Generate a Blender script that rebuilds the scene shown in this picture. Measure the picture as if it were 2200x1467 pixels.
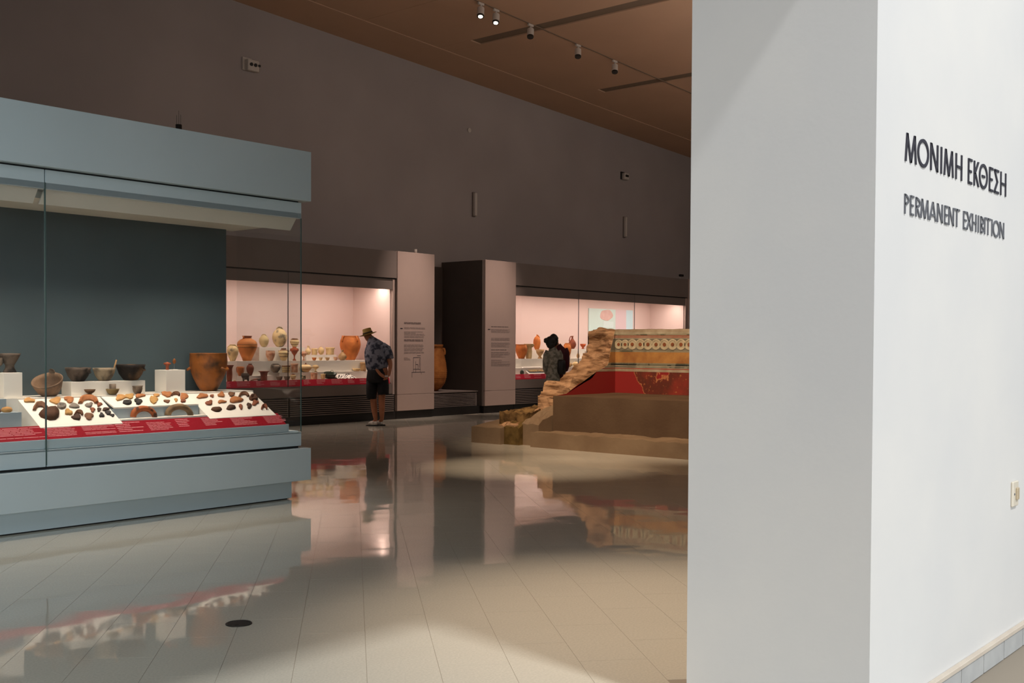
import bpy, bmesh, math, random
from math import sin, cos, pi, radians, sqrt, atan2
from mathutils import Vector, Matrix, noise
random.seed(7)
SC = bpy.context.scene
COL = SC.collection
for o in list(bpy.data.objects): bpy.data.objects.remove(o)

# ------------------------------------------------------------------ camera
# X runs along the display walls, Y runs from the lobby into the gallery.
YAW, PITCH, ROLL, FPX, SHY = 0.7015663, -0.0232513, 0.0047632, 2348.575, 65.793
FW = Vector((cos(YAW)*cos(PITCH), sin(YAW)*cos(PITCH), sin(PITCH)))
R0 = Vector((sin(YAW), -cos(YAW), 0)); U0 = R0.cross(FW)
RT = cos(ROLL)*R0 + sin(ROLL)*U0; UP = -sin(ROLL)*R0 + cos(ROLL)*U0
CAM = Vector((0, 0, 1.4))
cd = bpy.data.cameras.new('camera'); co = bpy.data.objects.new('camera', cd); COL.objects.link(co)
m = Matrix((RT, UP, -FW)).transposed().to_4x4(); m.translation = CAM; co.matrix_world = m
cd.sensor_width = 36; cd.lens = FPX/2200*36; cd.shift_y = SHY/2200; cd.clip_start = .05
SC.camera = co
def ray(px, py):
    return (FPX*FW + (px-1100)*RT - (py-733.5-SHY)*UP).normalized()
def at(px, py, ax, v):                      # where a sight line meets the plane  coordinate[ax] = v
    d = ray(px, py); return CAM + d*((v-CAM[ax])/d[ax])
def on(px, py, p, n):
    d = ray(px, py); return CAM + d*((Vector(p)-CAM).dot(n)/d.dot(n))
def mpp(P): return (P-CAM).dot(FW)/FPX      # metres per pixel at a point

# ------------------------------------------------------------------ view, world, lights
SC.view_settings.view_transform = 'Standard'; SC.view_settings.look = 'None'
SC.view_settings.exposure = 0.0; SC.view_settings.gamma = 1.0; SC.view_settings.use_curve_mapping = False
W = bpy.data.worlds.new('sky'); SC.world = W; W.use_nodes = True
bg = W.node_tree.nodes['Background']; bg.inputs[0].default_value = (.93, .97, 1.0, 1); bg.inputs[1].default_value = .50
WARM = (1.0, .66, .42); PINK = (1.0, .80, .69)
def area(name, loc, to, sx, sy, power, col, spread=180):
    l = bpy.data.lights.new(name, 'AREA'); l.shape = 'RECTANGLE'; l.size = sx; l.size_y = sy
    l.energy = power; l.color = col; l.spread = radians(spread)
    o = bpy.data.objects.new(name, l); COL.objects.link(o); o.location = loc
    o.rotation_euler = (Vector(to)-Vector(loc)).to_track_quat('-Z', 'Y').to_euler(); return o
def spot(name, loc, to, power, col, ang, blend=.6, rad=.06):
    l = bpy.data.lights.new(name, 'SPOT'); l.energy = power; l.color = col; l.spot_size = radians(ang); l.spot_blend = blend
    l.shadow_soft_size = rad; o = bpy.data.objects.new(name, l); COL.objects.link(o); o.location = loc
    o.rotation_euler = (Vector(to)-Vector(loc)).to_track_quat('-Z', 'Y').to_euler(); return o
area('lobby_skylight', (2.4, -6.0, 12.4), (3.6, 1.5, 2.0), 1.3, .7, 1400, (1, .99, .97))
area('lobby_window', (-6.0, -30, 5.0), (3.0, 6, 1.6), 24, 9, 2700, (.86, .95, 1.0))
area('jamb_fill', (-12.0, -3.5, 3.0), (3.6, 1.5, 1.5), 6, 4, 560, (1, .98, .95))  # unseen fill from the left, added to brighten the jamb
area('case_front_fill', (0.0, 4.6, 3.9), (4.0, 8, 2.4), 2, 2.6, 80, (.86, .95, 1.0))  # cool fill added out of view to light the left case front
# gallery lamps, the last one an added fill
area('case_lamp', (12.1, 15.42, 2.555), (12.1, 15.75, 0), 4.6, .08, 58, PINK)
area('case_lamp', (21.6, 15.42, 2.575), (21.6, 15.75, 0), 6.6, .08, 98, PINK)
area('case_lamp', (4.4, 8.22, 2.44), (4.4, 8.16, 0), 3.6, .12, 30, (1, .84, .70), 100)
spot('gallery_spot', (9.4, 8.6, 6.9), (9.9, 8.0, 0), 1500, (1, .76, .54), 26, .95)
spot('gallery_spot', (6.6, 3.9, 6.9), (4.85, 2.95, 0), 1700, (1, .76, .56), 34, 1)
spot('gallery_spot', (8.6, 7.6, 6.8), (13.0, 8.6, .7), 2300, (1, .76, .54), 44, .8)
spot('gallery_spot', (14.7, 12.87, 7.1), (15.0, 15.2, 1.7), 1300, PINK, 26, 1)
spot('gallery_spot', (17.1, 12.84, 7.0), (17.5, 15.2, 1.7), 1300, PINK, 26, 1)
area('wall_bounce_fill', (18.5, 8.8, 6.0), (18.5, 16.4, 6.0), 18, .5, 115, (1, .87, .78))  # added fill in place of bounced light on far wall and ceiling

# ------------------------------------------------------------------ materials
def lin(h):
    v = [int(h[i:i+2], 16)/255 for i in (0, 2, 4)]
    return tuple((x/12.92 if x <= .04045 else ((x+.055)/1.055)**2.4) for x in v) + (1,)
MATS = {}
def mat(name, c1, c2=None, scale=8, rough=.6, bump=0, bscale=30, spec=.5, metal=0, bands=None, thr=None, coord='Object', emit=None, stretch=None, detail=4):
    if name in MATS: return MATS[name]
    M = bpy.data.materials.new(name); M.use_nodes = True; N = M.node_tree.nodes; L = M.node_tree.links
    B = N['Principled BSDF']; B.inputs['Roughness'].default_value = rough; B.inputs['Metallic'].default_value = metal
    B.inputs['Specular IOR Level'].default_value = spec
    B.inputs['Base Color'].default_value = lin(c1)
    tc = N.new('ShaderNodeTexCoord'); src = tc.outputs[coord]
    if stretch:
        mp = N.new('ShaderNodeMapping'); mp.inputs['Scale'].default_value = stretch; L.new(src, mp.inputs[0]); src = mp.outputs[0]
    out = None
    if bands:          # painted bands by height of the pot (generated z)
        gz = N.new('ShaderNodeSeparateXYZ'); L.new(tc.outputs['Generated'], gz.inputs[0])
        r = N.new('ShaderNodeValToRGB'); r.color_ramp.interpolation = 'CONSTANT'
        el = r.color_ramp.elements
        for i, (p, c) in enumerate(bands):
            e = el[i] if i < 2 else el.new(p)
            e.position = p; e.color = lin(c)
        L.new(gz.outputs['Z'], r.inputs[0]); out = r.outputs[0]
    if c2:
        nz = N.new('ShaderNodeTexNoise'); nz.inputs['Scale'].default_value = scale; nz.inputs['Detail'].default_value = detail
        L.new(src, nz.inputs['Vector'])
        rp = N.new('ShaderNodeMapRange'); a, b = thr or (.35, .65)
        rp.inputs['From Min'].default_value = a; rp.inputs['From Max'].default_value = b
        L.new(nz.outputs[0], rp.inputs[0])
        mx = N.new('ShaderNodeMix'); mx.data_type = 'RGBA'; L.new(rp.outputs[0], mx.inputs[0])
        mx.inputs[6].default_value = lin(c1); mx.inputs[7].default_value = lin(c2)
        if out: L.new(out, mx.inputs[6])
        out = mx.outputs[2]
    if out: L.new(out, B.inputs['Base Color'])
    if bump:
        bz = N.new('ShaderNodeTexNoise'); bz.inputs['Scale'].default_value = bscale; bz.inputs['Detail'].default_value = 5
        L.new(src, bz.inputs['Vector'])
        bp = N.new('ShaderNodeBump'); bp.inputs['Strength'].default_value = bump; bp.inputs['Distance'].default_value = .02
        L.new(bz.outputs[0], bp.inputs['Height']); L.new(bp.outputs[0], B.inputs['Normal'])
    if emit:
        B.inputs['Emission Strength'].default_value = emit
        if out: L.new(out, B.inputs['Emission Color'])
        else: B.inputs['Emission Color'].default_value = lin(c1)
    MATS[name] = M; return M
def glass(name, tint=(.975, .985, .985, 1), refl=1.0):
    M = bpy.data.materials.new(name); M.use_nodes = True; N = M.node_tree.nodes; L = M.node_tree.links
    N.remove(N['Principled BSDF']); t = N.new('ShaderNodeBsdfTransparent'); t.inputs[0].default_value = tint
    g = N.new('ShaderNodeBsdfGlossy'); g.inputs['Roughness'].default_value = .0; ge = N.new('ShaderNodeNewGeometry'); d = N.new('ShaderNodeVectorMath'); d.operation = 'DOT_PRODUCT'
    L.new(ge.outputs['Normal'], d.inputs[0]); L.new(ge.outputs['Incoming'], d.inputs[1])
    def mth(op, a, b=None):
        q = N.new('ShaderNodeMath'); q.operation = op; L.new(a, q.inputs[0])
        if b is not None: q.inputs[1].default_value = b
        return q.outputs[0]
    q = mth('ABSOLUTE', d.outputs['Value']); q = mth('MULTIPLY', q, -1); q = mth('ADD', q, 1); q = mth('POWER', q, 5); q = mth('MULTIPLY', q, .96); f = mth('ADD', q, .04)
    mx = N.new('ShaderNodeMixShader'); L.new(f, mx.inputs[0]); L.new(t.outputs[0], mx.inputs[1]); L.new(g.outputs[0], mx.inputs[2])
    L.new(mx.outputs[0], N['Material Output'].inputs[0]); return M
GLASS = glass('display_glass')
WALLW = mat('white_plaster', 'dad9d7', 'd4d4d4', 1.5, .85, .02, 60, .2)
WALLG = mat('taupe_wall_paint', 'a89f9b', '9d9491', .4, .8, .02, 40, .2)
CEIL = mat('ceiling_paint', 'c4a085', 'bc9a80', .5, .85, 0, 1, .2)
TRACKC = mat('track_brown', '7d6855', None, rough=.7)
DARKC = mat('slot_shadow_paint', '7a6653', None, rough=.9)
CASEL = mat('case_lacquer', 'bccbd0', 'b5c5ca', .8, .5, .01, 200, .3)
CASEIN = mat('case_back_panel', '4d5c60', '485559', 1.5, .7, spec=.2)
BAFF = mat('case_baffle_white', 'c5c5ba', None, rough=.7)
WHITEB = mat('display_board_white', 'e6e0d4', 'e0dacf', 3, .7, spec=.2)
FARC = mat('far_case_paint', '7d716b', '756963', .7, .65, spec=.25)
FARP = mat('panel_paint', 'b29c92', 'a8948c', .6, .7, spec=.2)
FARIN = mat('far_case_lining', 'd6c0b9', 'cfb9b2', .8, .8, spec=.15)
NICHE = mat('niche_dark_paint', '5b514b', '544a45', 1, .8, spec=.2)
BLACK = mat('black_plinth', '14110f', None, rough=.6)
DKREC = mat('recess_black', '1b1d1e', None, rough=.8)
RED = mat('red_label_vinyl', '8a0a1e', '80081a', 2, .75, spec=.1)
RED2 = mat('red_label_vinyl_far', 'c41f38', 'b81a32', 2, .6, spec=.2)
PRINT2 = mat('pink_print', 'ee9a9c', None, rough=.7)
PRINT = mat('white_print', 'c87a80', None, rough=.7)
INK = mat('dark_ink', '2b2a35', None, rough=.6)
INKG = mat('grey_ink', '62646a', None, rough=.6)
INKH = mat('panel_heading_ink', '5a4c4a', None, rough=.7)
INKP = mat('panel_ink', '80706b', None, rough=.7)

def floor_mat():
    M = bpy.data.materials.new('polished_beige_floor'); M.use_nodes = True; N = M.node_tree.nodes; L = M.node_tree.links
    B = N['Principled BSDF']; B.inputs['Roughness'].default_value = .13; B.inputs['Specular IOR Level'].default_value = .75
    ge = N.new('ShaderNodeNewGeometry')
    n1 = N.new('ShaderNodeTexNoise'); n1.inputs['Scale'].default_value = 90; n1.inputs['Detail'].default_value = 2; L.new(ge.outputs['Position'], n1.inputs['Vector'])
    n2 = N.new('ShaderNodeTexNoise'); n2.inputs['Scale'].default_value = 1.2; L.new(ge.outputs['Position'], n2.inputs['Vector'])
    r = N.new('ShaderNodeMapRange'); r.inputs[1].default_value = .3; r.inputs[2].default_value = .7; L.new(n1.outputs[0], r.inputs[0])
    mx = N.new('ShaderNodeMix'); mx.data_type = 'RGBA'; mx.inputs[6].default_value = lin('c9c4b6'); mx.inputs[7].default_value = lin('d5d0c1'); L.new(r.outputs[0], mx.inputs[0])
    L.new(mx.outputs[2], B.inputs['Base Color'])
    rr = N.new('ShaderNodeMapRange'); rr.inputs[3].default_value = .025; rr.inputs[4].default_value = .07; L.new(n2.outputs[0], rr.inputs[0]); L.new(rr.outputs[0], B.inputs['Roughness'])
    w = N.new('ShaderNodeTexNoise'); w.inputs['Scale'].default_value = 2.2; w.inputs['Detail'].default_value = 1.5; L.new(ge.outputs['Position'], w.inputs['Vector'])
    bp = N.new('ShaderNodeBump'); bp.inputs['Strength'].default_value = .2; bp.inputs['Distance'].default_value = .012
    L.new(w.outputs[0], bp.inputs['Height']); L.new(bp.outputs[0], B.inputs['Normal'])
    return M
FLOOR = floor_mat()
GROUT = mat('floor_grout', '948a7c', None, rough=.8)

# ------------------------------------------------------------------ mesh helpers
def wloc(o):
    v = Vector((0, 0, 0))
    while o: v += o.location; o = o.parent
    return v
def obj(name, bm, mt, parent=None, smooth=False, **kw):
    bmesh.ops.recalc_face_normals(bm, faces=bm.faces)
    me = bpy.data.meshes.new(name)
    off = wloc(parent) if parent else Vector((0, 0, 0))
    for v in bm.verts: v.co -= off
    bm.to_mesh(me); bm.free()
    if smooth:
        for p in me.polygons: p.use_smooth = True
    for mm in (mt if isinstance(mt, (list, tuple)) else [mt]): me.materials.append(mm)
    o = bpy.data.objects.new(name, me); COL.objects.link(o)
    if parent: o.parent = parent
    for k, v in kw.items(): o[k] = v
    return o
def thing(name, label, cat, loc, group=None):
    o = bpy.data.objects.new(name, None); o.empty_display_size = .1; COL.objects.link(o); o.location = loc
    o['label'] = label; o['category'] = cat
    if group: o['group'] = group
    return o
def recenter(o):                       # origin of a single-mesh thing to the middle of its base
    vs = o.data.vertices
    c = Vector((sum(v.co.x for v in vs)/len(vs), sum(v.co.y for v in vs)/len(vs), min(v.co.z for v in vs)))
    for v in vs: v.co -= c
    o.location = c; return o
def tag(o, label, cat, group=None):
    o['label'] = label; o['category'] = cat
    if group: o['group'] = group
    return recenter(o)
def box(bm, x0, x1, y0, y1, z0, z1, bev=0):
    r = bmesh.ops.create_cube(bm, size=1)
    for v in r['verts']:
        v.co = Vector((x0+(v.co.x+.5)*(x1-x0), y0+(v.co.y+.5)*(y1-y0), z0+(v.co.z+.5)*(z1-z0)))
    if bev:
        es = list({e for v in r['verts'] for e in v.link_edges})
        bmesh.ops.bevel(bm, geom=es, offset=bev, segments=1, affect='EDGES')
def bx(*a, bev=0):
    bm = bmesh.new(); box(bm, *a, bev=bev); return bm
def prism(bm, poly, ext):               # closed polygon of 3-d points pushed along a vector
    a = [bm.verts.new(p) for p in poly]; b = [bm.verts.new(Vector(p)+Vector(ext)) for p in poly]
    bm.faces.new(a); bm.faces.new(b[::-1]); n = len(a)
    for i in range(n): bm.faces.new((a[i], a[(i+1) % n], b[(i+1) % n], b[i]))
def tube(bm, pts, rad, seg=8):
    rings = []; n = len(pts); pts = [Vector(p) for p in pts]
    rads = rad if isinstance(rad, (list, tuple)) else [rad]*n
    for i, p in enumerate(pts):
        d = (pts[min(i+1, n-1)]-pts[max(i-1, 0)]).normalized()
        a = d.orthogonal().normalized() if i == 0 else (ax - d*ax.dot(d)).normalized()
        ax = a; b = d.cross(a)
        rings.append([bm.verts.new(p+rads[i]*(a*cos(2*pi*k/seg)+b*sin(2*pi*k/seg))) for k in range(seg)])
    for r, s in zip(rings, rings[1:]):
        for k in range(seg): bm.faces.new((r[k], r[(k+1) % seg], s[(k+1) % seg], s[k]))
    bm.faces.new(rings[0][::-1]); bm.faces.new(rings[-1])
def lathe(bm, prof, c, rx, h, seg=24, wob=0, tilt=None, squash=1):
    c = Vector(c); rings = []; ph = random.random()*6
    for r, z in prof:
        ring = []
        for k in range(seg):
            a = 2*pi*k/seg; w = 1+wob*sin(2*a+ph)+wob*.6*sin(5*a+ph*2)
            p = Vector((rx*r*w*cos(a), rx*r*w*sin(a)*squash, h*z+wob*.5*h*z*sin(a+ph)))
            if tilt: p = tilt @ p
            ring.append(bm.verts.new(c+p))
        rings.append(ring)
    for r, s in zip(rings, rings[1:]):
        for k in range(seg): bm.faces.new((r[k], r[(k+1) % seg], s[(k+1) % seg], s[k]))
    bm.faces.new(rings[0][::-1]); bm.faces.new(rings[-1])
def struct(name, bm, mt, **kw):
    o = obj(name, bm, mt, **kw); o['kind'] = 'structure'; return o

# ------------------------------------------------------------------ setting: gallery and lobby shell
YS0, YS1, XJ = 1.48, 2.21, 3.68                   # sign wall front, its far side, the jamb
ZL = 3.02                                          # underside of the lintel
YW = 16.4                                          # far wall
def ceilz(x): return 7.523-.0437*(x-11.72)
XL, XR = -4.0, 34.0
floor = struct('floor', bx(XL, XR, -8, YW+.3, -.2, -.0010), GROUT)
ta = radians(48.5); A1 = Vector((cos(ta), sin(ta), 0)); A2 = Vector((sin(ta), -cos(ta), 0))   # along, across
TL, TW, G = .626, .313, .0018
def tile_in(c): return (XJ < c.x or c.x < XJ) and XL < c.x < XR and -7 < c.y < YW
seen = []
for i in range(-60, 75):
    for j in range(-25, 50):
        s = .062+.0 + (i+.5)*TW; t = 5.058 + (j+.5)*TL + (TL/2 if i % 2 else 0)
        c = A2*s + A1*t
        if not (XL+.5 < c.x < XR-.5 and -6 < c.y < YW-.3): continue
        if c.y > 15.3: continue
        d = c-CAM; w = d.dot(FW)
        if w < .5: continue
        px = 1100+FPX*d.dot(RT)/w; py = 733.5+SHY-FPX*d.dot(UP)/w
        inwall = YS0-.25 < c.y < YS1+.25 and c.x > XJ-.25
        hid = (c.y > 8.3 and c.x < 6.1) or inwall
        if -260 < px < 2460 and py < 1750 and not hid: seen.append((w, c, 1480 < px and c.y > YS1))
front = [s for s in seen if not s[2]]; front.sort(key=lambda s: s[0])
back = [s for s in seen if s[2]]
def tilemesh(bm, c, dz=0):
    hl, hw = TL/2-G/2, TW/2-G/2; e = 0
    top = [c+A1*(a*(hl-e))+A2*(b*(hw-e))+Vector((0, 0, 0)) for a, b in ((-1, -1), (1, -1), (1, 1), (-1, 1))]
    bot = [c+A1*(a*hl)+A2*(b*hw)+Vector((0, 0, -.0025)) for a, b in ((-1, -1), (1, -1), (1, 1), (-1, 1))]
    t = [bm.verts.new(p) for p in top]; b = [bm.verts.new(p) for p in bot]; bm.faces.new(t)
    for k in range(4): bm.faces.new((t[k], b[k], b[(k+1) % 4], t[(k+1) % 4]))
bm = bmesh.new(); tilemesh(bm, Vector((0, 0, 0))); tile0 = obj('floor_tile', bm, FLOOR, floor)
for k, (w, c, _) in enumerate(front[:300]):
    o = tile0 if k == 0 else tile0.copy()
    if k: COL.objects.link(o); o.parent = floor
    o.location = c
bm = bmesh.new()
for w, c, _ in front[300:]+back: tilemesh(bm, c)
obj('distant_floor_tiles', bm, FLOOR, floor, kind='stuff')
# walls
bm = bx(XJ, XR, YS0, YS1, 0, ZL); struct('wall_right', bm, WALLW)                      # the white wall with the sign, its end is the jamb
struct('wall_lintel', bx(XL, XR, YS0, YS1, ZL, 10.5), WALLW)
struct('wall_front', bx(XL, -3.2, YS0, YS1, 0, ZL), WALLW)
struct('wall_back', bx(XL, XR, YW, YW+.3, 0, 9), WALLG)
struct('wall_left', bx(XL-.3, XL, YS1, YW+.3, 0, 9), WALLG)
struct('wall_end', bx(XR, XR+.3, YS0, YW+.3, 0, 9), WALLG)
# ceiling: sloping slab, lower strip by the far wall, two slots, seams
def slab(bm, x0, x1, y0, y1, dz0, dz1):
    p = [(x0, y0), (x1, y0), (x1, y1), (x0, y1)]
    a = [bm.verts.new((x, y, ceilz(x)+dz0)) for x, y in p]; b = [bm.verts.new((x, y, ceilz(x)+dz1)) for x, y in p]
    bm.faces.new(a); bm.faces.new(b[::-1])
    for i in range(4): bm.faces.new((a[i], a[(i+1) % 4], b[(i+1) % 4], b[i]))
bm = bmesh.new(); slab(bm, XL, XR, YS1, YW+.3, .12, .4); ceiling = struct('ceiling', bm, CEIL)
bm = bmesh.new(); slab(bm, XL, XR, 15.28, YW, -.012, .12); obj('ceiling_border', bm, CEIL, ceiling)
xs = [-4, .9, 5.3, 9.55, 13.8, 15.80, 16.10, 20.02, 20.32, 24.4, 28.6, 34]
ys = [2.21, 5.9, 9.4, 12.85, 15.28]
gp = .008
for i in range(len(xs)-1):
    x0, x1 = xs[i], xs[i+1]
    if (x0, x1) in ((15.80, 16.10), (20.02, 20.32)):
        bm = bmesh.new(); slab(bm, x0, x1, 14.45, 15.28, 0, .1); obj('ceiling_panel', bm, CEIL, ceiling)
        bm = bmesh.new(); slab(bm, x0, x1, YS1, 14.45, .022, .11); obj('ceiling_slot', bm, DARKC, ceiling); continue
    for j in range(len(ys)-1):
        bm = bmesh.new(); slab(bm, x0+gp/2, x1-gp/2, ys[j]+gp/2, ys[j+1]-gp/2, 0, .1)
        obj('ceiling_panel', bm, CEIL, ceiling)
# baseboard tiles under the sign wall
bb = struct('baseboard_right', bx(XJ+.02, 12, YS0-.008, YS0, 0, .1), mat('baseboard_mortar', 'cfc6b8', None, rough=.8))
BBT = mat('baseboard_grey_stone', 'b9bbbb', 'adafb0', 9, .45, spec=.3); BBC = mat('baseboard_cream_cap', 'cfc5b6', 'c8bcae', 6, .6)
x = at(2052, 1420, 1, YS0)[0] - .42*2
for k in range(16):
    if x > XJ and x+.29 < 12: obj('baseboard_tile', bx(x+.006, x+.284, YS0-.018, YS0-.007, .002, .088, bev=.0015), BBT, bb)
    x += .29
obj('baseboard_cap', bx(XJ+.03, 12, YS0-.024, YS0-.0, .089, .108, bev=.002), BBC, bb)

# ------------------------------------------------------------------ lettering on the sign wall
T = .13
GL = {  # strokes in a 1x1 box: ((x0,y0),(x1,y1))
 'M': [((.06, 0), (.18, 1)), ((.18, 1), (.52, 0)), ((.52, 0), (.84, 1)), ((.84, 1), (.96, 0))],
 'N': [((.08, 0), (.08, 1)), ((.08, 1), (.92, 0)), ((.92, 0), (.92, 1))],
 'I': [((.5, 0), (.5, 1))],
 'H': [((.1, 0), (.1, 1)), ((.9, 0), (.9, 1)), ((.1, .5), (.9, .5))],
 'E': [((.15, 0), (.15, 1)), ((.15, .955), (.97, .955)), ((.15, .045), (.97, .045)), ((.15, .5), (.85, .5))],
 'K': [((.15, 0), (.15, 1)), ((.2, .46), (.85, 1)), ((.32, .52), (.92, 0))],
 'S': [((.12, .955), (.95, .955)), ((.12, .045), (.98, .045)), ((.16, .96), (.7, .5)), ((.7, .5), (.14, .04))],
 'A': [((.02, 0), (.5, 1)), ((.5, 1), (.98, 0)), ((.22, .3), (.78, .3))],
 'T': [((.5, 0), (.5, 1)), ((.02, .955), (.98, .955))],
 'X': [((.05, 0), (.93, 1)), ((.07, 1), (.95, 0))],
 'P': [((.15, 0), (.15, 1))], 'R': [((.15, 0), (.15, 1)), ((.42, .42), (.95, 0))], 'B': [((.15, 0), (.15, 1))], 'O': [], 'Q': [((.3, .5), (.7, .5))]}
def arc_band(bm, cx, cy, rx, ry, th, a0, a1, P, n=28):
    A = []
    for i in range(n+1):
        a = a0+(a1-a0)*i/n
        A.append(((cx+rx*cos(a), cy+ry*sin(a)), (cx+(rx-th)*cos(a), cy+(ry-th)*sin(a))))
    vo = [[bm.verts.new(P(q[0], q[1], d)) for q in pr for d in (0, 1)] for pr in A]
    for a, b in zip(vo, vo[1:]):
        for i, j in ((0, 1), (1, 3), (3, 2), (2, 0)): bm.faces.new((a[i], a[j], b[j], b[i]))
    bm.faces.new((vo[0][0], vo[0][1], vo[0][3], vo[0][2])); bm.faces.new((vo[-1][0], vo[-1][1], vo[-1][3], vo[-1][2]))
def letter(ch, x0, x1, z0, z1, th, name, mt, parent):
    w, h = x1-x0, z1-z0; bm = bmesh.new()
    def P(x, z, d): return Vector((x0+x, YS0-.0045*d, z0+z))
    def bar(a, b, t=th):
        ax, az, bx_, bz = t*.45+a[0]*(w-t*.9), a[1]*h, t*.45+b[0]*(w-t*.9), b[1]*h
        if abs(ax-bx_) < 1e-6: q = [(ax-t/2, az), (ax+t/2, az), (bx_+t/2, bz), (bx_-t/2, bz)]
        elif abs(az-bz) < 1e-6: q = [(ax, az-t*.42), (bx_, az-t*.42), (bx_, bz+t*.42), (ax, bz+t*.42)]
        else:
            t2 = t/2*min(1.35, sqrt(1+((bx_-ax)/(bz-az))**2)); q = [(ax-t2, az), (ax+t2, az), (bx_+t2, bz), (bx_-t2, bz)]
        v0 = [bm.verts.new(P(x, z, 0)) for x, z in q]; v1 = [bm.verts.new(P(x, z, 1)) for x, z in q]
        bm.faces.new(v0); bm.faces.new(v1[::-1])
        for i in range(4): bm.faces.new((v0[i], v0[(i+1) % 4], v1[(i+1) % 4], v1[i]))
    for a, b in GL[ch]: bar(a, b)
    if ch in 'OQ': arc_band(bm, w/2, h/2, w/2, h*.515, th, 0, 2*pi, P, 40)
    if ch in 'PRB': arc_band(bm, .15*w, h*.72, w*.8, h*.28, th*.95, -pi/2, pi/2, P)
    if ch == 'B': arc_band(bm, .15*w, h*.235, w*.85, h*.235, th*.95, -pi/2, pi/2, P)
    obj(name, bm, mt, parent)
nm = {'M': 'letter_mu', 'O': 'letter_omicron', 'N': 'letter_nu', 'I': 'letter_iota', 'H': 'letter_eta', 'E': 'letter_epsilon', 'K': 'letter_kappa', 'Q': 'letter_theta', 'S': 'letter_sigma'}
g1 = [('M', 446, 577), ('O', 584, 702), ('N', 714, 806), ('I', 824, 845), ('M', 857, 967), ('H', 979, 1060), ('E', 1111, 1166), ('K', 1170, 1238), ('Q', 1235, 1323), ('E', 1334, 1386), ('S', 1384, 1448), ('H', 1454, 1524)]
g2 = [('P', 440, 496), ('E', 500, 551), ('R', 557, 616), ('M', 612, 706), ('A', 708, 782), ('N', 787, 852), ('E', 861, 911), ('N', 908, 970), ('T', 962, 1033), ('E', 1060, 1112), ('X', 1098, 1158), ('H', 1156, 1208), ('I', 1218, 1234), ('B', 1243, 1284), ('I', 1286, 1302), ('T', 1292, 1362), ('I', 1361, 1378), ('O', 1381, 1445), ('N', 1447, 1499)]
for gset, ztop, zbot, th, mt, lab, py, nmf in (
    (g1, 2.181, 2.078, .0125, INK, 'dark navy capital lettering in Greek, upper line on the white wall', 380, lambda c: nm[c]),
    (g2, 1.960, 1.888, .0095, INKG, 'grey capital lettering in English, lower line on the white wall', 480, lambda c: 'letter_'+c.lower())):
    X0 = at(1850+gset[0][1]/4.891, py, 1, YS0)[0]
    t = thing('wall_lettering', lab, 'lettering', (X0, YS0, zbot), 'capital lettering lines on the white wall')
    for ch, a, b in gset:
        letter(ch, at(1850+a/4.891, py, 1, YS0)[0], at(1850+b/4.891, py, 1, YS0)[0], zbot, ztop, th, nmf(ch), mt, t)
# light switch on the sign wall
SW = mat('switch_cream_plastic', 'd8d0c0', None, rough=.4); SW2 = mat('switch_tan_rocker', 'b9a88c', None, rough=.4)
c = at(2177, 1060, 1, YS0)
t = thing('wall_switch', 'cream plastic wall switch low on the white wall right of the doorway', 'switch', (c.x, YS0, c.z-.05))
obj('switch_plate', bx(c.x-.042, c.x+.042, YS0-.012, YS0, c.z-.058, c.z+.058, bev=.004), SW, t)
obj('rocker', bx(c.x-.005, c.x+.03, YS0-.02, YS0-.011, c.z-.028, c.z+.028, bev=.003), SW2, t)
obj('screw', bx(c.x-.03, c.x-.02, YS0-.015, YS0-.011, c.z-.005, c.z+.005, bev=.002), INKG, t)
# floor box cover
t = thing('floor_outlet_cover', 'round dark metal floor outlet cover set in the polished floor', 'floor cover', (3.293, 4.574, 0))
bm = bmesh.new(); lathe(bm, [(1, 0), (1, .6), (.96, 1), (.84, 1), (.84, .5), (.4, .5)], (3.293, 4.574, -.001), .066, .006, 40)
obj('rim', bm, mat('cover_ring_metal', '3a3733', None, rough=.35, metal=.6), t)
bm = bmesh.new(); lathe(bm, [(1, 0), (1, .9), (.97, 1), (.3, 1)], (3.293, 4.574, .0008), .054, .0035, 36)
obj('lid', bm, mat('cover_lid_dark', '2b2927', None, rough=.45, metal=.3), t)
obj('finger_slot', bx(3.255, 3.275, 4.55, 4.556, .0036, .0052), BLACK, t)

# ------------------------------------------------------------------ left display case
def words(bm, o, ux, uz, n, width, height, rows, seed, fill=.9, th=.42):
    """small printed words as thin bars: o top left, ux right, uz down, n normal"""
    rnd = random.Random(seed); dz = height/rows
    for r, ln in enumerate(range(rows)):
        wmax = width*rnd.choice((1, .95, .9, .75, .97, .55)) if rows > 2 else width
        if rnd.random() > fill: continue
        x = 0
        while x < wmax:
            wd = min(rnd.uniform(.02, .06)*max(width, .12)/.3*1.6, wmax-x)
            if wd < .002: break
            a = o+ux*x+uz*(r*dz); q = [a, a+ux*wd, a+ux*wd+uz*dz*th, a+uz*dz*th]
            v = [bm.verts.new(p+n*.0008) for p in q]; bm.faces.new(v)
            x += wd+width*.018
XC, YC = 6.309, 7.96                       # plinth corner; case runs left to X0
X0 = 1.2
case = thing('display_case', 'tall pale blue-grey display case with shard boards at the left', 'display case', (XC, YC, 0))
obj('plinth', bx(X0, XC, YC, 9.1, .012, .19), CASEL, case)
obj('plinth_gap', bx(X0+.03, XC-.03, YC+.02, 9.05, 0, .013), BLACK, case)
obj('base_panel', bx(X0, XC+.12, YC-.13, 9.2, .178, .468, bev=.002), CASEL, case)
obj('shadow_gap', bx(X0, XC+.045, YC-.04, 9.1, .466, .489), DKREC, case)
xj = 3.973
for a, b in ((X0, xj-.004), (xj+.004, 6.372)):
    obj('sill_panel', bx(a, b, YC-.062, 9.1, .488, .615, bev=.002), CASEL, case)
obj('sill_filler', bx(X0, 6.36, YC-.03, 9.1, .49, .624), CASEL, case)
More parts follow.
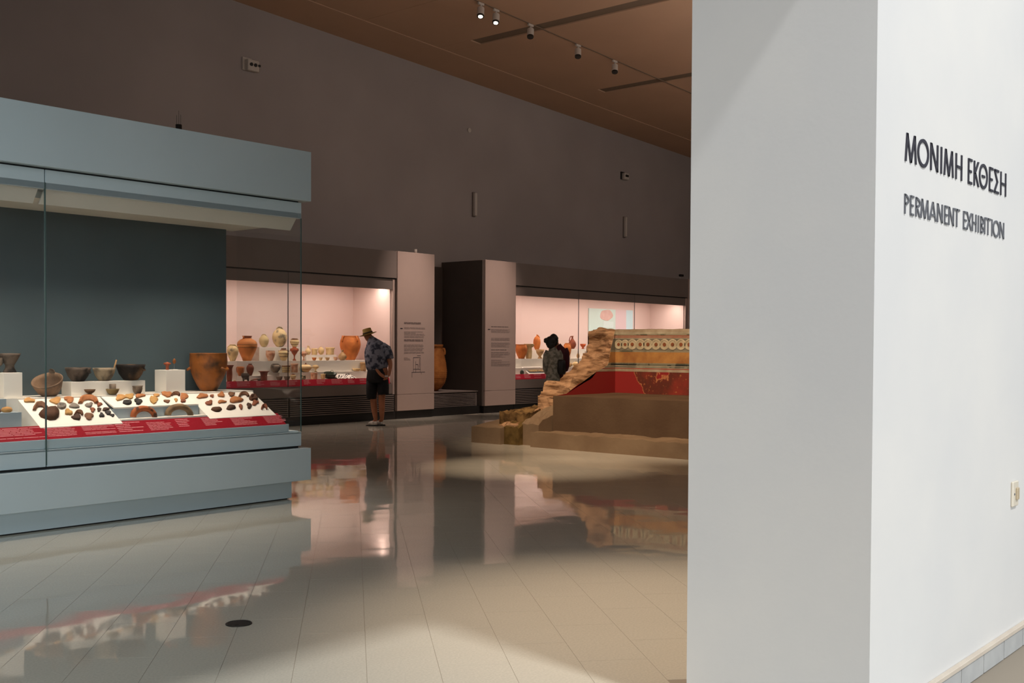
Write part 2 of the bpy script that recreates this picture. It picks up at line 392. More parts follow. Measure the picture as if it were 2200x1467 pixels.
obj('cornice', bx(X0, XC+.12, YC-.13, 9.2, 2.709, 3.156, bev=.002), CASEL, case)
obj('shadow_gap', bx(X0, XC+.045, YC-.04, 9.1, 2.694, 2.711), DKREC, case)
for a, b in ((X0, xj-.004), (xj+.004, 6.372)):
    obj('top_rail', bx(a, b, YC-.062, 7.95, 2.553, 2.696, bev=.002), CASEL, case)
    bm = bmesh.new(); e0, e1 = (a+.03, b-.02)
    prism(bm, [(a+.01, 7.93, 2.56), (a+.01, 8.02, 2.452), (a+.01, 8.03, 2.452), (a+.01, 7.945, 2.56)], (b-a-.04, 0, 0))
    obj('light_baffle', bm, BAFF, case)
obj('inner_ceiling', bx(X0, 6.33, 8.05, 8.9, 2.50, 2.56), BAFF, case)
obj('head_box', bx(X0, 6.36, 7.95, 9.1, 2.56, 2.70), CASEL, case)
obj('back_panel', bx(X0, 6.2, 8.804, 8.86, .62, 2.56), CASEIN, case)
obj('glass_pane', bx(X0, xj-.002, 7.898, 7.908, .6, 2.60), GLASS, case)
obj('glass_pane', bx(xj+.002, 6.368, 7.898, 7.908, .6, 2.60), GLASS, case)
obj('glass_pane', bx(6.358, 6.368, 7.909, 8.86, .6, 2.60), GLASS, case)
GEDGE = mat('glass_edge_green', '4a5f5c', None, rough=.2)
obj('glass_edge', bx(6.362, 6.371, 7.894, 7.9, .62, 2.555), GEDGE, case)
obj('glass_joint', bx(xj-.0035, xj+.0035, 7.893, 7.909, .5, 2.6), GEDGE, case)
obj('inner_bench', bx(X0, 6.2, 8.385, 8.80, .62, .982), WHITEB, case)
obj('inner_base', bx(X0, 6.25, 7.925, 8.39, .62, .69), CASEL, case)
# sloping red label rail
Rb, Rt = Vector((0, 7.905+.02, .690)), Vector((0, 8.055, .786))
def slope(bm, xa, xb, p, q, th):
    d = (q-p); n = Vector((0, -d.z, d.y)).normalized()
    prism(bm, [(xa, p.y, p.z), (xa, q.y, q.z), (xa, q.y-n.y*th, q.z-n.z*th), (xa, p.y-n.y*th, p.z-n.z*th)], (xb-xa, 0, 0)); return n
bm = bmesh.new(); nR = slope(bm, X0, 6.222, Rb, Rt, .008)
rail = obj('label_strip', bm, RED, case)
obj('rail_edge', bx(X0, 6.225, 7.918, 7.926, .62, .688), CASEL, case)
uR = (Rt-Rb).normalized(); LR = (Rt-Rb).length
for i, (px, w, rows) in enumerate(((-10, .37, 9), (95, .24, 8), (174, .27, 9), (246, .23, 7), (312, .22, 8), (376, .13, 7), (432, .2, 8), (492, .25, 9), (563, .22, 8))):
    p = on(px, 0, Rb, nR)
    yy = 905-.03*px if px < 300 else 897
    p = on(px, {-10: 928, 95: 923, 174: 916, 246: 911, 312: 906, 376: 903, 432: 900, 492: 896, 563: 893}[px], Rb+Vector((0, 0, .001)), nR)
    a = Vector((p.x, Rt.y, Rt.z))-uR*(LR*.1); bm = bmesh.new()
    words(bm, a, Vector((1, 0, 0)), -uR, nR, w, LR*.78, rows-1, i+3, th=.34)
    obj('printed_text', bm, PRINT, rail, kind='stuff')
# black antenna box on top of the case
c = at(384, 274, 1, 7.95)
t = thing('antenna_box', 'small black box with thin antennas on top of the blue-grey case', 'antenna', (c.x, 7.95, 3.156))
bm = bmesh.new(); lathe(bm, [(1, 0), (1, .2), (.7, .3), (.7, 1), (.3, 1)], (c.x, 7.95, 3.156), .036, .06, 20); obj('housing', bm, BLACK, t, True)
for dx, h in ((-.02, .09), (.0, .13), (.018, .1)):
    bm = bmesh.new(); tube(bm, [(c.x+dx, 7.95, 3.2), (c.x+dx, 7.95, 3.2+h)], .0015, 5); obj('antenna', bm, BLACK, t)

# ------------------------------------------------------------------ pottery kinds
PROF = {
 'jar': [(.3, 0), (.45, .02), (.5, .08), (.85, .35), (1, .58), (.93, .74), (.7, .86), (.48, .91), (.46, .95), (.56, 1), (.48, .99), (.42, .93), (.42, .85)],
 'bigjar': [(.36, 0), (.42, .01), (.5, .1), (.76, .33), (.97, .53), (1, .6), (.98, .7), (.9, .77), (.7, .84), (.46, .88), (.40, .94), (.5, .985), (.48, 1), (.4, .99), (.34, .93)],
 'oval': [(.2, 0), (.45, .03), (.8, .2), (1, .46), (.93, .66), (.62, .82), (.22, .9), (.14, .93), (.14, .97), (.19, 1), (.12, .99), (.1, .93)],
 'bowl': [(.25, 0), (.4, .01), (.5, .05), (.78, .4), (.94, .8), (1, 1), (.95, 1), (.87, .75), (.6, .3), (.2, .12)],
 'cup': [(.35, 0), (.5, .02), (.75, .25), (.9, .6), (.88, .8), (1, 1), (.92, .98), (.8, .7), (.4, .15)],
 'footed': [(.5, 0), (.48, .05), (.2, .14), (.16, .28), (.22, .38), (.75, .56), (1, .72), (.92, .84), (.5, .93), (.55, 1), (.45, .98), (.4, .9)],
 'goblet': [(.55, 0), (.5, .06), (.28, .2), (.35, .32), (.8, .6), (1, 1), (.9, .98), (.6, .6), (.2, .45)],
 'flare': [(.5, 0), (.55, .02), (.55, .3), (.62, .7), (.7, .88), (1, .97), (1, 1), (.9, .99), (.6, .9), (.5, .3)],
 'fruit': [(.62, 0), (.58, .08), (.42, .24), (.4, .38), (.62, .58), (.9, .86), (1, 1), (.93, 1), (.8, .82), (.3, .5)],
 'urn': [(.36, 0), (.43, .01), (.58, .12), (.8, .34), (.93, .5), (.985, .64), (1, .78), (.985, .985), (1, 1), (.92, 1), (.9, .85), (.85, .6)],
 'pithos': [(.44, 0), (.47, .01), (.54, .08), (.78, .3), (.96, .52), (1, .65), (.95, .8), (.84, .92), (.79, .965), (.84, 1), (.74, .995), (.7, .9)],
 'bottle': [(.3, 0), (.5, .02), (.9, .2), (1, .36), (.8, .55), (.38, .72), (.24, .8), (.22, .92), (.36, 1), (.25, .99), (.18, .9)],
 'lidded': [(.3, 0), (.4, .02), (.6, .15), (.95, .42), (1, .55), (.9, .6), (.7, .72), (.3, .84), (.1, .87), (.08, .92), (.16, .97), (.1, 1)],
 'dish': [(.5, 0), (.6, .05), (.9, .6), (1, 1), (.92, 1), (.7, .5), (.2, .3)],
 'shaft': [(.5, 0), (.55, .02), (.62, .25), (.66, .5), (.6, .72), (.7, .85), (1, 1), (.9, .99), (.55, .8)],
 'straight': [(.8, 0), (.85, .03), (.85, .3), (.9, .8), (1, 1), (.9, .99), (.8, .5), (.7, .1)],
 'crock': [(.26, 0), (.34, .01), (.6, .07), (.85, .17), (.97, .3), (1, .42), (.94, .6), (.8, .8), (.66, .92), (.66, .94), (.72, .955), (.72, 1), (.62, 1), (.58, .93)],
}
UX = Vector((RT.x, RT.y, 0)).normalized()
def clay(n, a, b, sc=14, **k): return mat(n, a, b, sc, k.pop('rough', .7), k.pop('bump', .25), 40, .25, **k)
C_ORANGE = clay('orange_clay', 'c8763a', 'a9602f', 9)
C_CREAM = clay('cream_clay', 'd9bd8c', 'c4a673', 12)
C_STRIPE = mat('cream_ribbed_clay', 'd8c090', 'b09a68', 5, .7, .2, 40, .25, stretch=(9, 9, .6), coord='Generated')
C_CRDARK = clay('cream_stained_clay', 'd6bb8a', '7f715a', 10, thr=(.5, .64))
C_RED = clay('red_clay', 'b4552a', '8a3c1e', 12)
C_REDBR = clay('red_brown_clay', '8c4a30', '6d3624', 14)
C_DARK = clay('blackened_clay', '64564a', '1d1916', 8, thr=(.42, .58))
C_BLACK = clay('black_burnt_clay', '1d1713', '735538', 6, thr=(.5, .7))
C_GREY = clay('grey_brown_clay', '857462', '443a32', 11, thr=(.4, .62))
C_TAN = clay('tan_clay', 'b89468', '94744e', 13)
C_URN = clay('burnished_orange_clay', '9a5a26', '3a2a1e', 8, thr=(.46, .72), rough=.45, bump=.15)
C_BAND = mat('banded_cream_clay', 'd8c08e', 'c2a677', 12, .65, .1, 40, .25, bands=[(0, 'c9ad7c'), (.3, '6e4a30'), (.36, 'd8c08e'), (.55, '6e4a30'), (.6, 'd8c08e'), (.8, '7a5034')], thr=(.6, .9))
C_BANDR = mat('banded_orange_jar_clay', 'c47638', '9c5a2e', 8, .65, .15, 40, .25, bands=[(0, 'c47638'), (.52, '7c4724'), (.55, 'c88040'), (.63, '7c4724'), (.66, 'b4713c'), (.9, '7a3f22')], thr=(.55, .8))
C_GREEN = mat('green_bronze', '2f3a26', '1f261b', 12, .4, .1, 40, .5)
C_PINKP = clay('pink_painted_clay', 'd8b090', 'a86b4a', 16)
C_FIG = clay('rust_figurine_clay', '9a5034', '7d3f28', 20)
def vase(name, label, cat, px, yb, w, h, Y, z, prof, mt, hand=None, group=None, tilt=None, seg=24, wob=0.0, extra=None, stain=None):
    P = at(px, yb, 1, Y); k = mpp(P); P = Vector((P.x, Y, z)); rx = w*k/2; hh = h*k
    t = thing(name, label, cat, P, group)
    bm = bmesh.new(); lathe(bm, PROF[prof], P, rx, hh, seg, wob, tilt); obj('body', bm, mt, t, True)
    def prof_r(zz):
        pr = PROF[prof]
        for (r0, z0), (r1, z1) in zip(pr, pr[1:]):
            if z1 > z0 and z0 <= zz <= z1: return r0+(r1-r0)*(zz-z0)/(z1-z0)
        return 1
    if hand:
        kind, za, zb = hand[:3]; angs = hand[3] if len(hand) > 3 else (0, 180)
        out = hand[4] if len(hand) > 4 else .3
        tr = max(.006, hh*.035)
        for a in angs:
            d = Matrix.Rotation(radians(a), 3, 'Z') @ UX; bm = bmesh.new()
            ra, rb = prof_r(za)*rx, prof_r(zb)*rx
            if kind == 'v':
                pts = [P+d*(ra*.95)+Vector((0, 0, hh*za)), P+d*(ra+rx*out)+Vector((0, 0, hh*(za+.0))), P+d*((ra+rb)/2+rx*out)+Vector((0, 0, hh*(za*.5+zb*.5))), P+d*(rb+rx*out*.7)+Vector((0, 0, hh*zb)), P+d*(rb*.93)+Vector((0, 0, hh*zb))]
            elif kind == 'h':
                s = d.cross(Vector((0, 0, 1)))*rx*.28
                b0 = P+d*ra*.95+Vector((0, 0, hh*za)); o_ = d*rx*out+Vector((0, 0, hh*(zb-za)))
                pts = [b0-s, b0-s*.8+o_*.7, b0+o_, b0+s*.8+o_*.7, b0+s]
            else:  # lug
                pts = [P+d*ra*.9+Vector((0, 0, hh*za)), P+d*(ra+rx*out)+Vector((0, 0, hh*zb))]; tr = hh*.07
            tube(bm, pts, tr, 8); obj('handle', bm, mt, t, True)
    if extra: extra(t, P, rx, hh, k)
    return t
def pedestal(label, x0, x1, yt, Y, z0, depth, group='white pedestals in the left case', mt=None):
    a = at(x0, yt, 1, Y); b = at(x1, yt, 1, Y); o = obj('display_pedestal', bx(a.x, b.x, Y, Y+depth, z0, a.z, bev=.0015), mt or WHITEB)
    tag(o, label, 'pedestal', group); return a.z
ZP = .983
zA = pedestal('white block pedestal under the dark footed bowl, far left of the case', 8, 48, 801, 8.42, ZP, .17)
zB = pedestal('long low white riser carrying three dark bowls', 153, 312, 820.5, 8.47, ZP, .16)
zC = pedestal('white cube pedestal with two tiny figurines on top', 357, 398, 795, 8.43, ZP, .18)
G1 = 'dark bowls on the back shelf of the left case'
vase('footed_bowl', 'dark footed fruit bowl standing on the white block at far left', 'bowl', 21, 800, 45, 41, 8.52, zA, 'fruit', C_DARK, group=G1, wob=.01)
vase('footed_bowl', 'pale clay bowl cut off by the left frame edge beside the dark footed bowl', 'bowl', -8, 801, 34, 32, 8.56, zA, 'goblet', C_GREY, group=G1)
TI = Matrix.Rotation(radians(30), 3, UX)
def lugx(t, P, rx, hh, k):
    bm = bmesh.new(); c = P+TI @ Vector((0, 0, hh))-FW*0; d = Vector((-UX.y, UX.x, 0))
    prism(bm, [P+TI @ (d*rx*.93+UX*rx*a+Vector((0, 0, hh*(1+b)))) for a, b in ((-.25, -.2), (-.16, .2), (0, .28), (.16, .2), (.25, -.2))], d*.012)
    obj('spout_lug', bm, C_GREY, t)
vase('lugged_bowl', 'wide grey-brown bowl tilted forward with a lug, behind the left shard board', 'bowl', 109, 846, 64, 38, 8.55, ZP+.008, 'bowl', clay('brown_grey_bowl_clay', '8a6e55', '5d4b3d', 9), group=G1, tilt=TI, wob=.015, extra=lugx)
vase('dark_bowl', 'black-brown bowl at the left end of the long white riser', 'bowl', 168, 821, 54, 30, 8.55, zB, 'bowl', C_DARK, ('h', .7, .62, (0,), .1), G1, wob=.012)
def stickx(t, P, rx, hh, k):
    bm = bmesh.new(); tube(bm, [P+UX*rx*.8+Vector((0, 0, hh*.6)), P+UX*rx*.95+Vector((0, 0, hh*1.1)), P+UX*rx*1.12+Vector((0, 0, hh*1.62))], [.009, .007, .006], 8)
    obj('stick_handle', bm, C_TAN, t, True)
vase('strainer_bowl', 'grey clay bowl with an upright stick handle, middle of the riser', 'bowl', 224, 818, 47, 28, 8.55, zB, 'bowl', clay('grey_tan_clay', '9c8b72', '5a4f41', 10, thr=(.42, .6)), None, G1, wob=.012, extra=stickx)
vase('dark_bowl', 'blackened bowl with brown patches at the right end of the riser', 'bowl', 281, 816, 62, 34, 8.55, zB, 'bowl', C_BLACK, ('h', .72, .62, (0,), .1), G1, wob=.015)
G2 = 'small cups in front of the riser'
vase('small_cup', 'small brown footed cup in front of the riser, leftmost of three', 'cup', 193, 846, 24, 13.5, 8.42, ZP, 'goblet', clay('brown_clay', '6b5038', '46341f', 14), group=G2)
def rimx(t, P, rx, hh, k):
    bm = bmesh.new(); lathe(bm, [(.45, .4), (.5, .5), (.5, 1), (.46, 1), (.44, .6), (.2, .5)], P, rx, hh, 20); obj('inner_cup', bm, C_TAN, t, True)
vase('small_cup', 'small tan pot on a flared saucer in front of the riser, middle', 'cup', 242, 847, 28, 13, 8.42, ZP, 'bowl', clay('olive_tan_clay', '84704a', '5f5033', 14), group=G2, extra=lambda t, P, rx, hh, k: (lambda bm: (lathe(bm, [(.42, .6), (.48, .9), (.5, 1.8), (.45, 1.8), (.4, 1.0)], P, rx, hh, 20), obj('inner_cup', bm, C_GREY, t, True)))(bmesh.new()))
vase('small_cup', 'small dark tapering beaker in front of the riser, rightmost', 'cup', 295.5, 845, 22, 18, 8.42, ZP, 'cup', C_GREY, group=G2, wob=.03)
# two little figures
c = at(359.5, 794, 1, 8.5); k = mpp(c)
t = thing('clay_figurine', 'rust clay figurine torso with stub arms on the white cube', 'figurine', (c.x, 8.5, zC), 'tiny figurines on the white cube')
bm = bmesh.new(); lathe(bm, [(.55, 0), (.6, .05), (.45, .3), (.6, .55), (.95, .72), (.85, .88), (.4, .93), (.35, 1), (.1, 1)], (c.x, 8.5, zC), 7*k, 17*k, 16, squash=.6); obj('torso', bm, C_FIG, t, True)
for s in (-1, 1):
    bm = bmesh.new(); p = Vector((c.x, 8.5, zC+13*k)); tube(bm, [p+UX*s*3*k, p+UX*s*7.5*k+Vector((0, 0, .5*k))], [.011, .007], 8); obj('arm', bm, C_FIG, t, True)
c = at(374.5, 794, 1, 8.5)
t = thing('figurine_head', 'small rust head fragment held on a thin stand, right on the white cube', 'figurine', (c.x, 8.5, zC), 'tiny figurines on the white cube')
bm = bmesh.new(); tube(bm, [(c.x, 8.5, zC), (c.x, 8.5, zC+14*k)], .003, 6); obj('support_rod', bm, INKG, t)
obj('stand_base', bx(c.x-.022, c.x+.022, 8.48, 8.52, zC, zC+.004), WHITEB, t)
bm = bmesh.new(); lathe(bm, [(.3, 0), (.8, .2), (1, .5), (.7, .8), (.3, 1)], (c.x, 8.5, zC+13*k), 4*k, 11*k, 14, wob=.08); obj('head', bm, clay('ochre_rust_clay', 'a0602c', '5f3418', 25), t, True)
# the large urn
vase('large_urn', 'large burnished orange urn with dark smudges, right end of the left case', 'urn', 448, 836, 79, 81, 8.57, ZP, 'urn', C_URN, ('h', .62, .56, (195, 345), .17), None, wob=.006, seg=48)

# ------------------------------------------------------------------ boards and shards
BDT = (8.385, .970); BDB = (8.03, .772)
def board(label, pxs, top, bot):
    (xa, ya), (xb, yb_) = top; (xc, yc), (xd, yd) = bot
    p0, p1 = at(xa, ya, 1, BDT[0]), at(xb, yb_, 1, BDT[0]); q0, q1 = at(xc, yc, 1, BDB[0]), at(xd, yd, 1, BDB[0])
    X0_, X1_ = (p0.x+q0.x)/2, (p1.x+q1.x)/2
    bm = bmesh.new()
    prism(bm, [(X0_, BDT[0], BDT[1]), (X0_, BDB[0], BDB[1]), (X0_, BDB[0], .69), (X0_, BDT[0], .69)], (X1_-X0_, 0, 0))
    o = obj('sloping_board', bm, WHITEB); tag(o, label, 'display board', 'white shard boards in the left case')
    return X0_, X1_
b1 = board('white sloping shard board at the left behind the glass joint', None, ((39, 857), (214, 851)), ((87, 912), (264, 903)))
b3 = board('white sloping shard board at the right end near the orange urn', None, ((402, 844), (544, 842)), ((449, 894), (591, 886)))
BP = Vector((0, BDT[0], BDT[1])); BN = Vector((0, -(BDT[1]-BDB[1]), (BDT[0]-BDB[0]))).normalized()
# stepped box between them: upper deck, front face, lower ledge
xm0, xm1 = b1[1]+.012, b3[0]-.012
t = thing('stepped_display_box', 'white stepped box between the two shard boards, two arched rims below', 'display board', ((xm0+xm1)/2, 8.2, .69), 'white shard boards in the left case')
ZLG = at(300, 898, 1, 8.12).z; YB = 8.18; zt = at(300, 873, 1, YB).z
bm = bmesh.new(); prism(bm, [(xm0, 8.385, .972), (xm0, YB, zt), (xm0, YB, zt-.012), (xm0, 8.385, .96)], (xm1-xm0, 0, 0)); obj('upper_deck', bm, WHITEB, t)
obj('front_face', bx(xm0, xm1, YB+.002, YB+.3, .70, zt-.013), mat('box_face_grey_blue', '9aa8ae', '92a0a6', 2, .6), t)
obj('lower_ledge', bx(xm0-.005, xm1+.005, 8.058, YB+.002, .70, ZLG), WHITEB, t)
DP = Vector((0, YB, zt)); DN = Vector((0, -(.972-zt), 8.385-YB)).normalized()
# stepped boxes at far left
t = thing('stepped_display_box', 'white stepped box at the far left with two rows of flat shards', 'display board', (b1[0]-.2, 8.2, .69), 'white shard boards in the left case')
YB2 = 8.25
xl1 = b1[0]-.012; z1 = at(10, 857, 1, 8.3).z; z2 = at(10, 887, 1, 8.18).z
obj('upper_step', bx(X0, xl1-.12, 8.30, 8.385, .69, z1), mat('box_face_grey_blue', '', None), t)
obj('middle_step', bx(X0, xl1-.06, 8.18, 8.30, .69, z2), MATS['box_face_grey_blue'], t)
obj('lower_step', bx(X0, xl1, 8.06, 8.18, .69, .735), WHITEB, t)
SH = {k: clay('shard_'+k, *v, bump=.3) for k, v in dict(tan=('c29258', 'a97a45', 20), orange=('b27446', '8e5632', 22), rust=('8c5238', '6c3d29', 25), brown=('7d563c', '5c3d2a', 20), dark=('4e3527', '32231b', 18),
     grey=('8f8478', '6b6259', 18), black=('3b3835', '25221f', 22), yellow=('b98f54', 'a37a42', 22), umber=('54331f', '3a2416', 12)).items()}
def shard(label, cx, cy, w, h, col, plane, kind='plate', seed=0, group=None):
    p, n = plane; rnd = random.Random(seed+int(cx*7+cy)); bm = bmesh.new()
    N = 12; ph = rnd.random()*6
    if kind == 'arch':
        o1, o2 = [], []; M = 9; p = p+n*.014
        for i in range(M+1):
            a = pi*(1.0-i/M); f = 1+rnd.uniform(-.06, .06)
            o1.append((cx+cos(a)*w/2*f, cy+h/2-sin(a)*h*f)); o2.append((cx+cos(a)*w*.29, cy+h*.5-sin(a)*h*.42*f))
        A = [on(x, y, p, n) for x, y in o1]; B = [on(x, y, p, n) for x, y in o2]
        r = [[bm.verts.new(q) for q in (a+n*.0, a*.5+b*.5+n*.016, b+n*.0, b-n*.012, a-n*.012)] for a, b in zip(A, B)]
        for s, u in zip(r, r[1:]):
            for i in range(5): bm.faces.new((s[i], s[(i+1) % 5], u[(i+1) % 5], u[i]))
        bm.faces.new(r[0]); bm.faces.new(r[-1][::-1])
    else:
        k = mpp(on(cx, cy, p, n)); dome = min(w, h)*k*{'plate': .12, 'dome': .42, 'ring': .22, 'lump': .36}[kind]+.002
        if kind == 'dome': cy += h*.12; h *= .8
        def ring(sc, hh, jag):
            out = []
            for i in range(N):
                a = 2*pi*i/N; f = sc*(1+jag*(.20*sin(3*a+ph)+.14*sin(2*a+ph*2)+rj[i]))
                out.append(bm.verts.new(on(cx+cos(a)*w/2*f, cy+sin(a)*h/2*f, p, n)+n*hh))
            return out
        rj = [rnd.uniform(-.16, .14) for _ in range(N)]
        if kind == 'ring': rs = [ring(1, 0, .5), ring(1, .010, .5), ring(.9, dome+.012, .5), ring(.62, dome+.012, .5), ring(.5, .008, .5)]
        elif kind == 'lump': rs = [ring(.9, 0, 1), ring(1, dome*.4, 1), ring(.75, dome*.9, 1.2), ring(.3, dome*1.1, 1)]
        elif kind == 'dome': rs = [ring(1, 0, .6), ring(.98, dome*.3, .6), ring(.78, dome*.75, .6), ring(.4, dome, .6)]
        else: rs = [ring(1, .002, 1), ring(1, .013, 1), ring(.7, .012+dome*.7, .8), ring(.3, .013+dome, .6)]
        for r, s in zip(rs, rs[1:]):
            for i in range(N): bm.faces.new((r[i], r[(i+1) % N], s[(i+1) % N], s[i]))
        bm.faces.new(rs[0][::-1]); bm.faces.new(rs[-1])
    o = obj('pottery_shard', bm, SH[col], None, kind in ('dome', 'lump', 'ring'))
    tag(o, label, 'shard', group)
S1, S2 = 5.641, 5.642
GA, GB_, GC = 'shards on the left sloping board', 'shards on the deck of the stepped box', 'shards on the right sloping board'
for lab, x, y, w, h, col, kd in (
 ('oval tan shard alone at the top left corner of the left board', 350, 798, 112, 56, 'tan', 'plate'),
 ('arched brown handle shard left of the glass joint, upper left board', 492, 845, 180, 100, 'brown', 'arch'),
 ('largest dark brown vessel shard at the lower left of the left board', 603, 940, 258, 175, 'umber', 'dome'),
 ('tan pentagonal shard in the top row just right of the glass joint', 675, 800, 130, 76, 'tan', 'plate'),
 ('grey ring-shaped rim shard below the tan pentagon on the left board', 745, 868, 112, 62, 'grey', 'ring'),
 ('orange squarish shard in the top row, middle of the left board', 840, 787, 116, 70, 'orange', 'plate'),
 ('pale grey leaf-shaped flat shard in the middle of the left board', 893, 862, 116, 55, 'grey', 'plate'),
 ('wide orange arched wall shard in the top right of the left board', 1075, 762, 250, 100, 'orange', 'arch'),
 ('grey-tan lump with a dark opening below the wide orange arch', 1080, 850, 90, 62, 'grey', 'lump'),
 ('small rust peaked lump at the right side below the wide orange arch', 1205, 843, 70, 46, 'rust', 'lump'),
 ('yellowish forked shard right of the largest dark brown shard', 825, 940, 84, 82, 'yellow', 'lump'),
 ('curved dark tan handle shard in the lower middle of the left board', 957, 930, 112, 56, 'brown', 'arch'),
 ('dark three-pronged shard at the bottom edge of the left board', 925, 997, 126, 70, 'dark', 'lump'),
 ('brown slanting oval shard at the bottom middle right of the left board', 1075, 990, 112, 72, 'brown', 'plate'),
 ('tiny rust square shard right of the curved dark tan handle', 1120, 912, 60, 46, 'rust', 'plate'),
 ('tiny dark oblong shard in the right centre of the left board', 1200, 910, 56, 34, 'dark', 'plate'),
 ('black round lump near the lower right of the left board', 1232, 975, 66, 56, 'black', 'lump'),
 ('thin dark brown flake uppermost of the dark cluster at the board right edge', 1280, 905, 80, 34, 'dark', 'plate'),
 ('purplish dark lump in the middle of the cluster at the board right edge', 1308, 944, 76, 48, 'black', 'lump'),
 ('small black lump lowest of the cluster at the board right edge', 1358, 973, 52, 38, 'black', 'lump')):
    shard(lab, x/S1, 720+y/S1, w/S1, h/S1, col, (BP, BN), kd, group=GA)
for lab, x, y, w, h, col, kd in (
 ('tan triangular shard at the upper left of the middle deck', 1462, 762, 116, 62, 'tan', 'plate'),
 ('tan pointed shard second from left on the middle deck', 1568, 747, 100, 60, 'yellow', 'plate'),
 ('dark grey oval shard at the front left of the middle deck', 1540, 825, 105, 45, 'black', 'ring'),
 ('dark grey knobbed lid shard on the middle deck', 1675, 808, 108, 66, 'black', 'lump'),
 ('thin orange strip shard at the back of the middle deck', 1690, 742, 110, 38, 'orange', 'plate'),
 ('rounded yellow shard in the centre of the middle deck', 1862, 790, 112, 70, 'yellow', 'plate')):
    shard(lab, x/S1, 720+y/S1, w/S1, h/S1, col, (DP, DN), kd, group=GB_)
for lab, x, y, w, h, col, kd in (
 ('flat tan shard behind the rounded yellow one on the middle deck', 90, 737, 78, 30, 'tan', 'plate'),
 ('wide tan-orange curved shard at the back right of the middle deck', 218, 722, 120, 62, 'orange', 'plate'),
 ('slender tan-brown curved shard at the back right end of the middle deck', 325, 704, 116, 34, 'brown', 'arch'),
 ('brown block-shaped shard at the front of the middle deck', 218, 806, 74, 42, 'brown', 'lump'),
 ('tiny tan cube-like shard at the front of the middle deck', 328, 790, 46, 40, 'tan', 'lump'),
 ('orange triangular shard at the right end of the middle deck', 420, 754, 104, 74, 'orange', 'plate'),
 ('small rust shard at the front right corner of the middle deck', 410, 804, 52, 40, 'rust', 'plate')):
    shard(lab, 320+x/S2, 720+y/S2, w/S2, h/S2, col, (DP, DN), kd, group=GB_)
for lab, x, y, w, h, col, kd in (
 ('orange oblong shard at the top left of the right board', 643, 742, 118, 58, 'orange', 'plate'),
 ('tiny rust disc shard second in the top row of the right board', 762, 743, 42, 30, 'rust', 'plate'),
 ('orange pointed shard, middle of the top row of the right board', 875, 727, 84, 54, 'orange', 'plate'),
 ('brown-tan flat shard fourth in the top row of the right board', 1000, 720, 86, 44, 'brown', 'plate'),
 ('curved brown shard at the top right corner of the right board', 1153, 706, 130, 52, 'brown', 'arch'),
 ('jagged orange vessel shard with pointed corners in the board centre', 1050, 788, 144, 82, 'orange', 'lump'),
 ('small rust triangular shard in the left half of the right board', 730, 826, 76, 58, 'rust', 'plate'),
 ('thin orange leaf-shaped shard in the middle row of the right board', 880, 812, 84, 36, 'orange', 'plate'),
 ('dark brown ladle-shaped shard near the right edge of the right board', 1262, 766, 110, 68, 'umber', 'ring'),
 ('rust square shard leaning below the ladle-shaped one', 1282, 826, 78, 58, 'rust', 'plate'),
 ('dark brown domed shard at the lower left of the right board', 820, 896, 124, 72, 'umber', 'dome'),
 ('dark brown cup-shaped shard at the bottom centre of the right board', 992, 872, 116, 74, 'dark', 'dome'),
 ('thin upright rust sliver at the bottom of the right board', 1112, 874, 44, 58, 'rust', 'plate'),
 ('small dark knobbed shard at the bottom right of the right board', 1213, 862, 64, 64, 'dark', 'lump'),
 ('rust-brown hooked shard at the far right edge of the right board', 1400, 857, 78, 60, 'rust', 'arch')):
    shard(lab, 320+x/S2, 720+y/S2, w/S2, h/S2, col, (BP, BN), kd, group=GC)
# upright arched rim shards in front of the stepped box
def rim_arch(label, x0, x1, yt, yb, col):
    Yp = 8.12; bm = bmesh.new(); rows = []; N = 16; rnd = random.Random(int(x0))
    for i in range(N+1):
        a = pi*(1-i/N); f = 1+rnd.uniform(-.02, .02)
        cx = (x0+x1)/2; w = (x1-x0)/2; h = yb-yt
        o_ = at(cx+cos(a)*w*f, yb-sin(a)*h*f, 1, Yp); i_ = at(cx+cos(a)*w*.62, yb-sin(a)*h*.5, 1, Yp)
        mid = o_*.5+i_*.5
        rows.append([bm.verts.new(q) for q in (o_, mid+Vector((0, -.02, 0)), i_+Vector((0, -.004, 0)), i_+Vector((0, .012, 0)), o_+Vector((0, .02, 0)))])
    for s, u in zip(rows, rows[1:]):
        for i in range(5): bm.faces.new((s[i], s[(i+1) % 5], u[(i+1) % 5], u[i]))
    bm.faces.new(rows[0]); bm.faces.new(rows[-1][::-1])
    o = obj('rim_shard', bm, col, None, True); tag(o, label, 'shard', 'arched rims standing before the stepped box')
    dz = ZLG-o.location.z; o.location.z += dz
rim_arch('mottled rust arched rim shard standing in front of the middle box, left', 281.5, 338.5, 874, 899, clay('mottled_rust_clay', 'a2582f', '45291c', 14, thr=(.52, .6)))
rim_arch('grey-tan arched rim shard on props in front of the middle box, right', 356, 415.5, 871, 896, clay('mottled_grey_tan_clay', '8f7250', '63503a', 14))
for lab, px, py, w, h, Y, z, col in (
 ('oval brown shard lying on the upper step at far left', 15, 885, 24, 12, 8.24, z2, 'tan'),
 ('small brown shard at the frame edge on the upper step at far left', -3, 885, 12, 9, 8.24, z2, 'brown'),
 ('long grey-brown oval shard on the lower step at far left', 27.5, 914, 27, 10, 8.12, .735, 'grey'),
 ('dark peaked shard at the frame edge on the lower step at far left', 4, 915, 14, 8, 8.12, .735, 'black')):
    P = at(px, py, 1, Y); k = mpp(P); bm = bmesh.new()
    lathe(bm, [(.6, 0), (.95, .2), (1, .5), (.8, .85), (.3, 1)], (P.x, Y, z), w*k/2, h*k, 14, .07, squash=.5)
    tag(obj('pottery_shard', bm, SH[col], None, True), lab, 'shard', 'shards on the stepped box at far left')

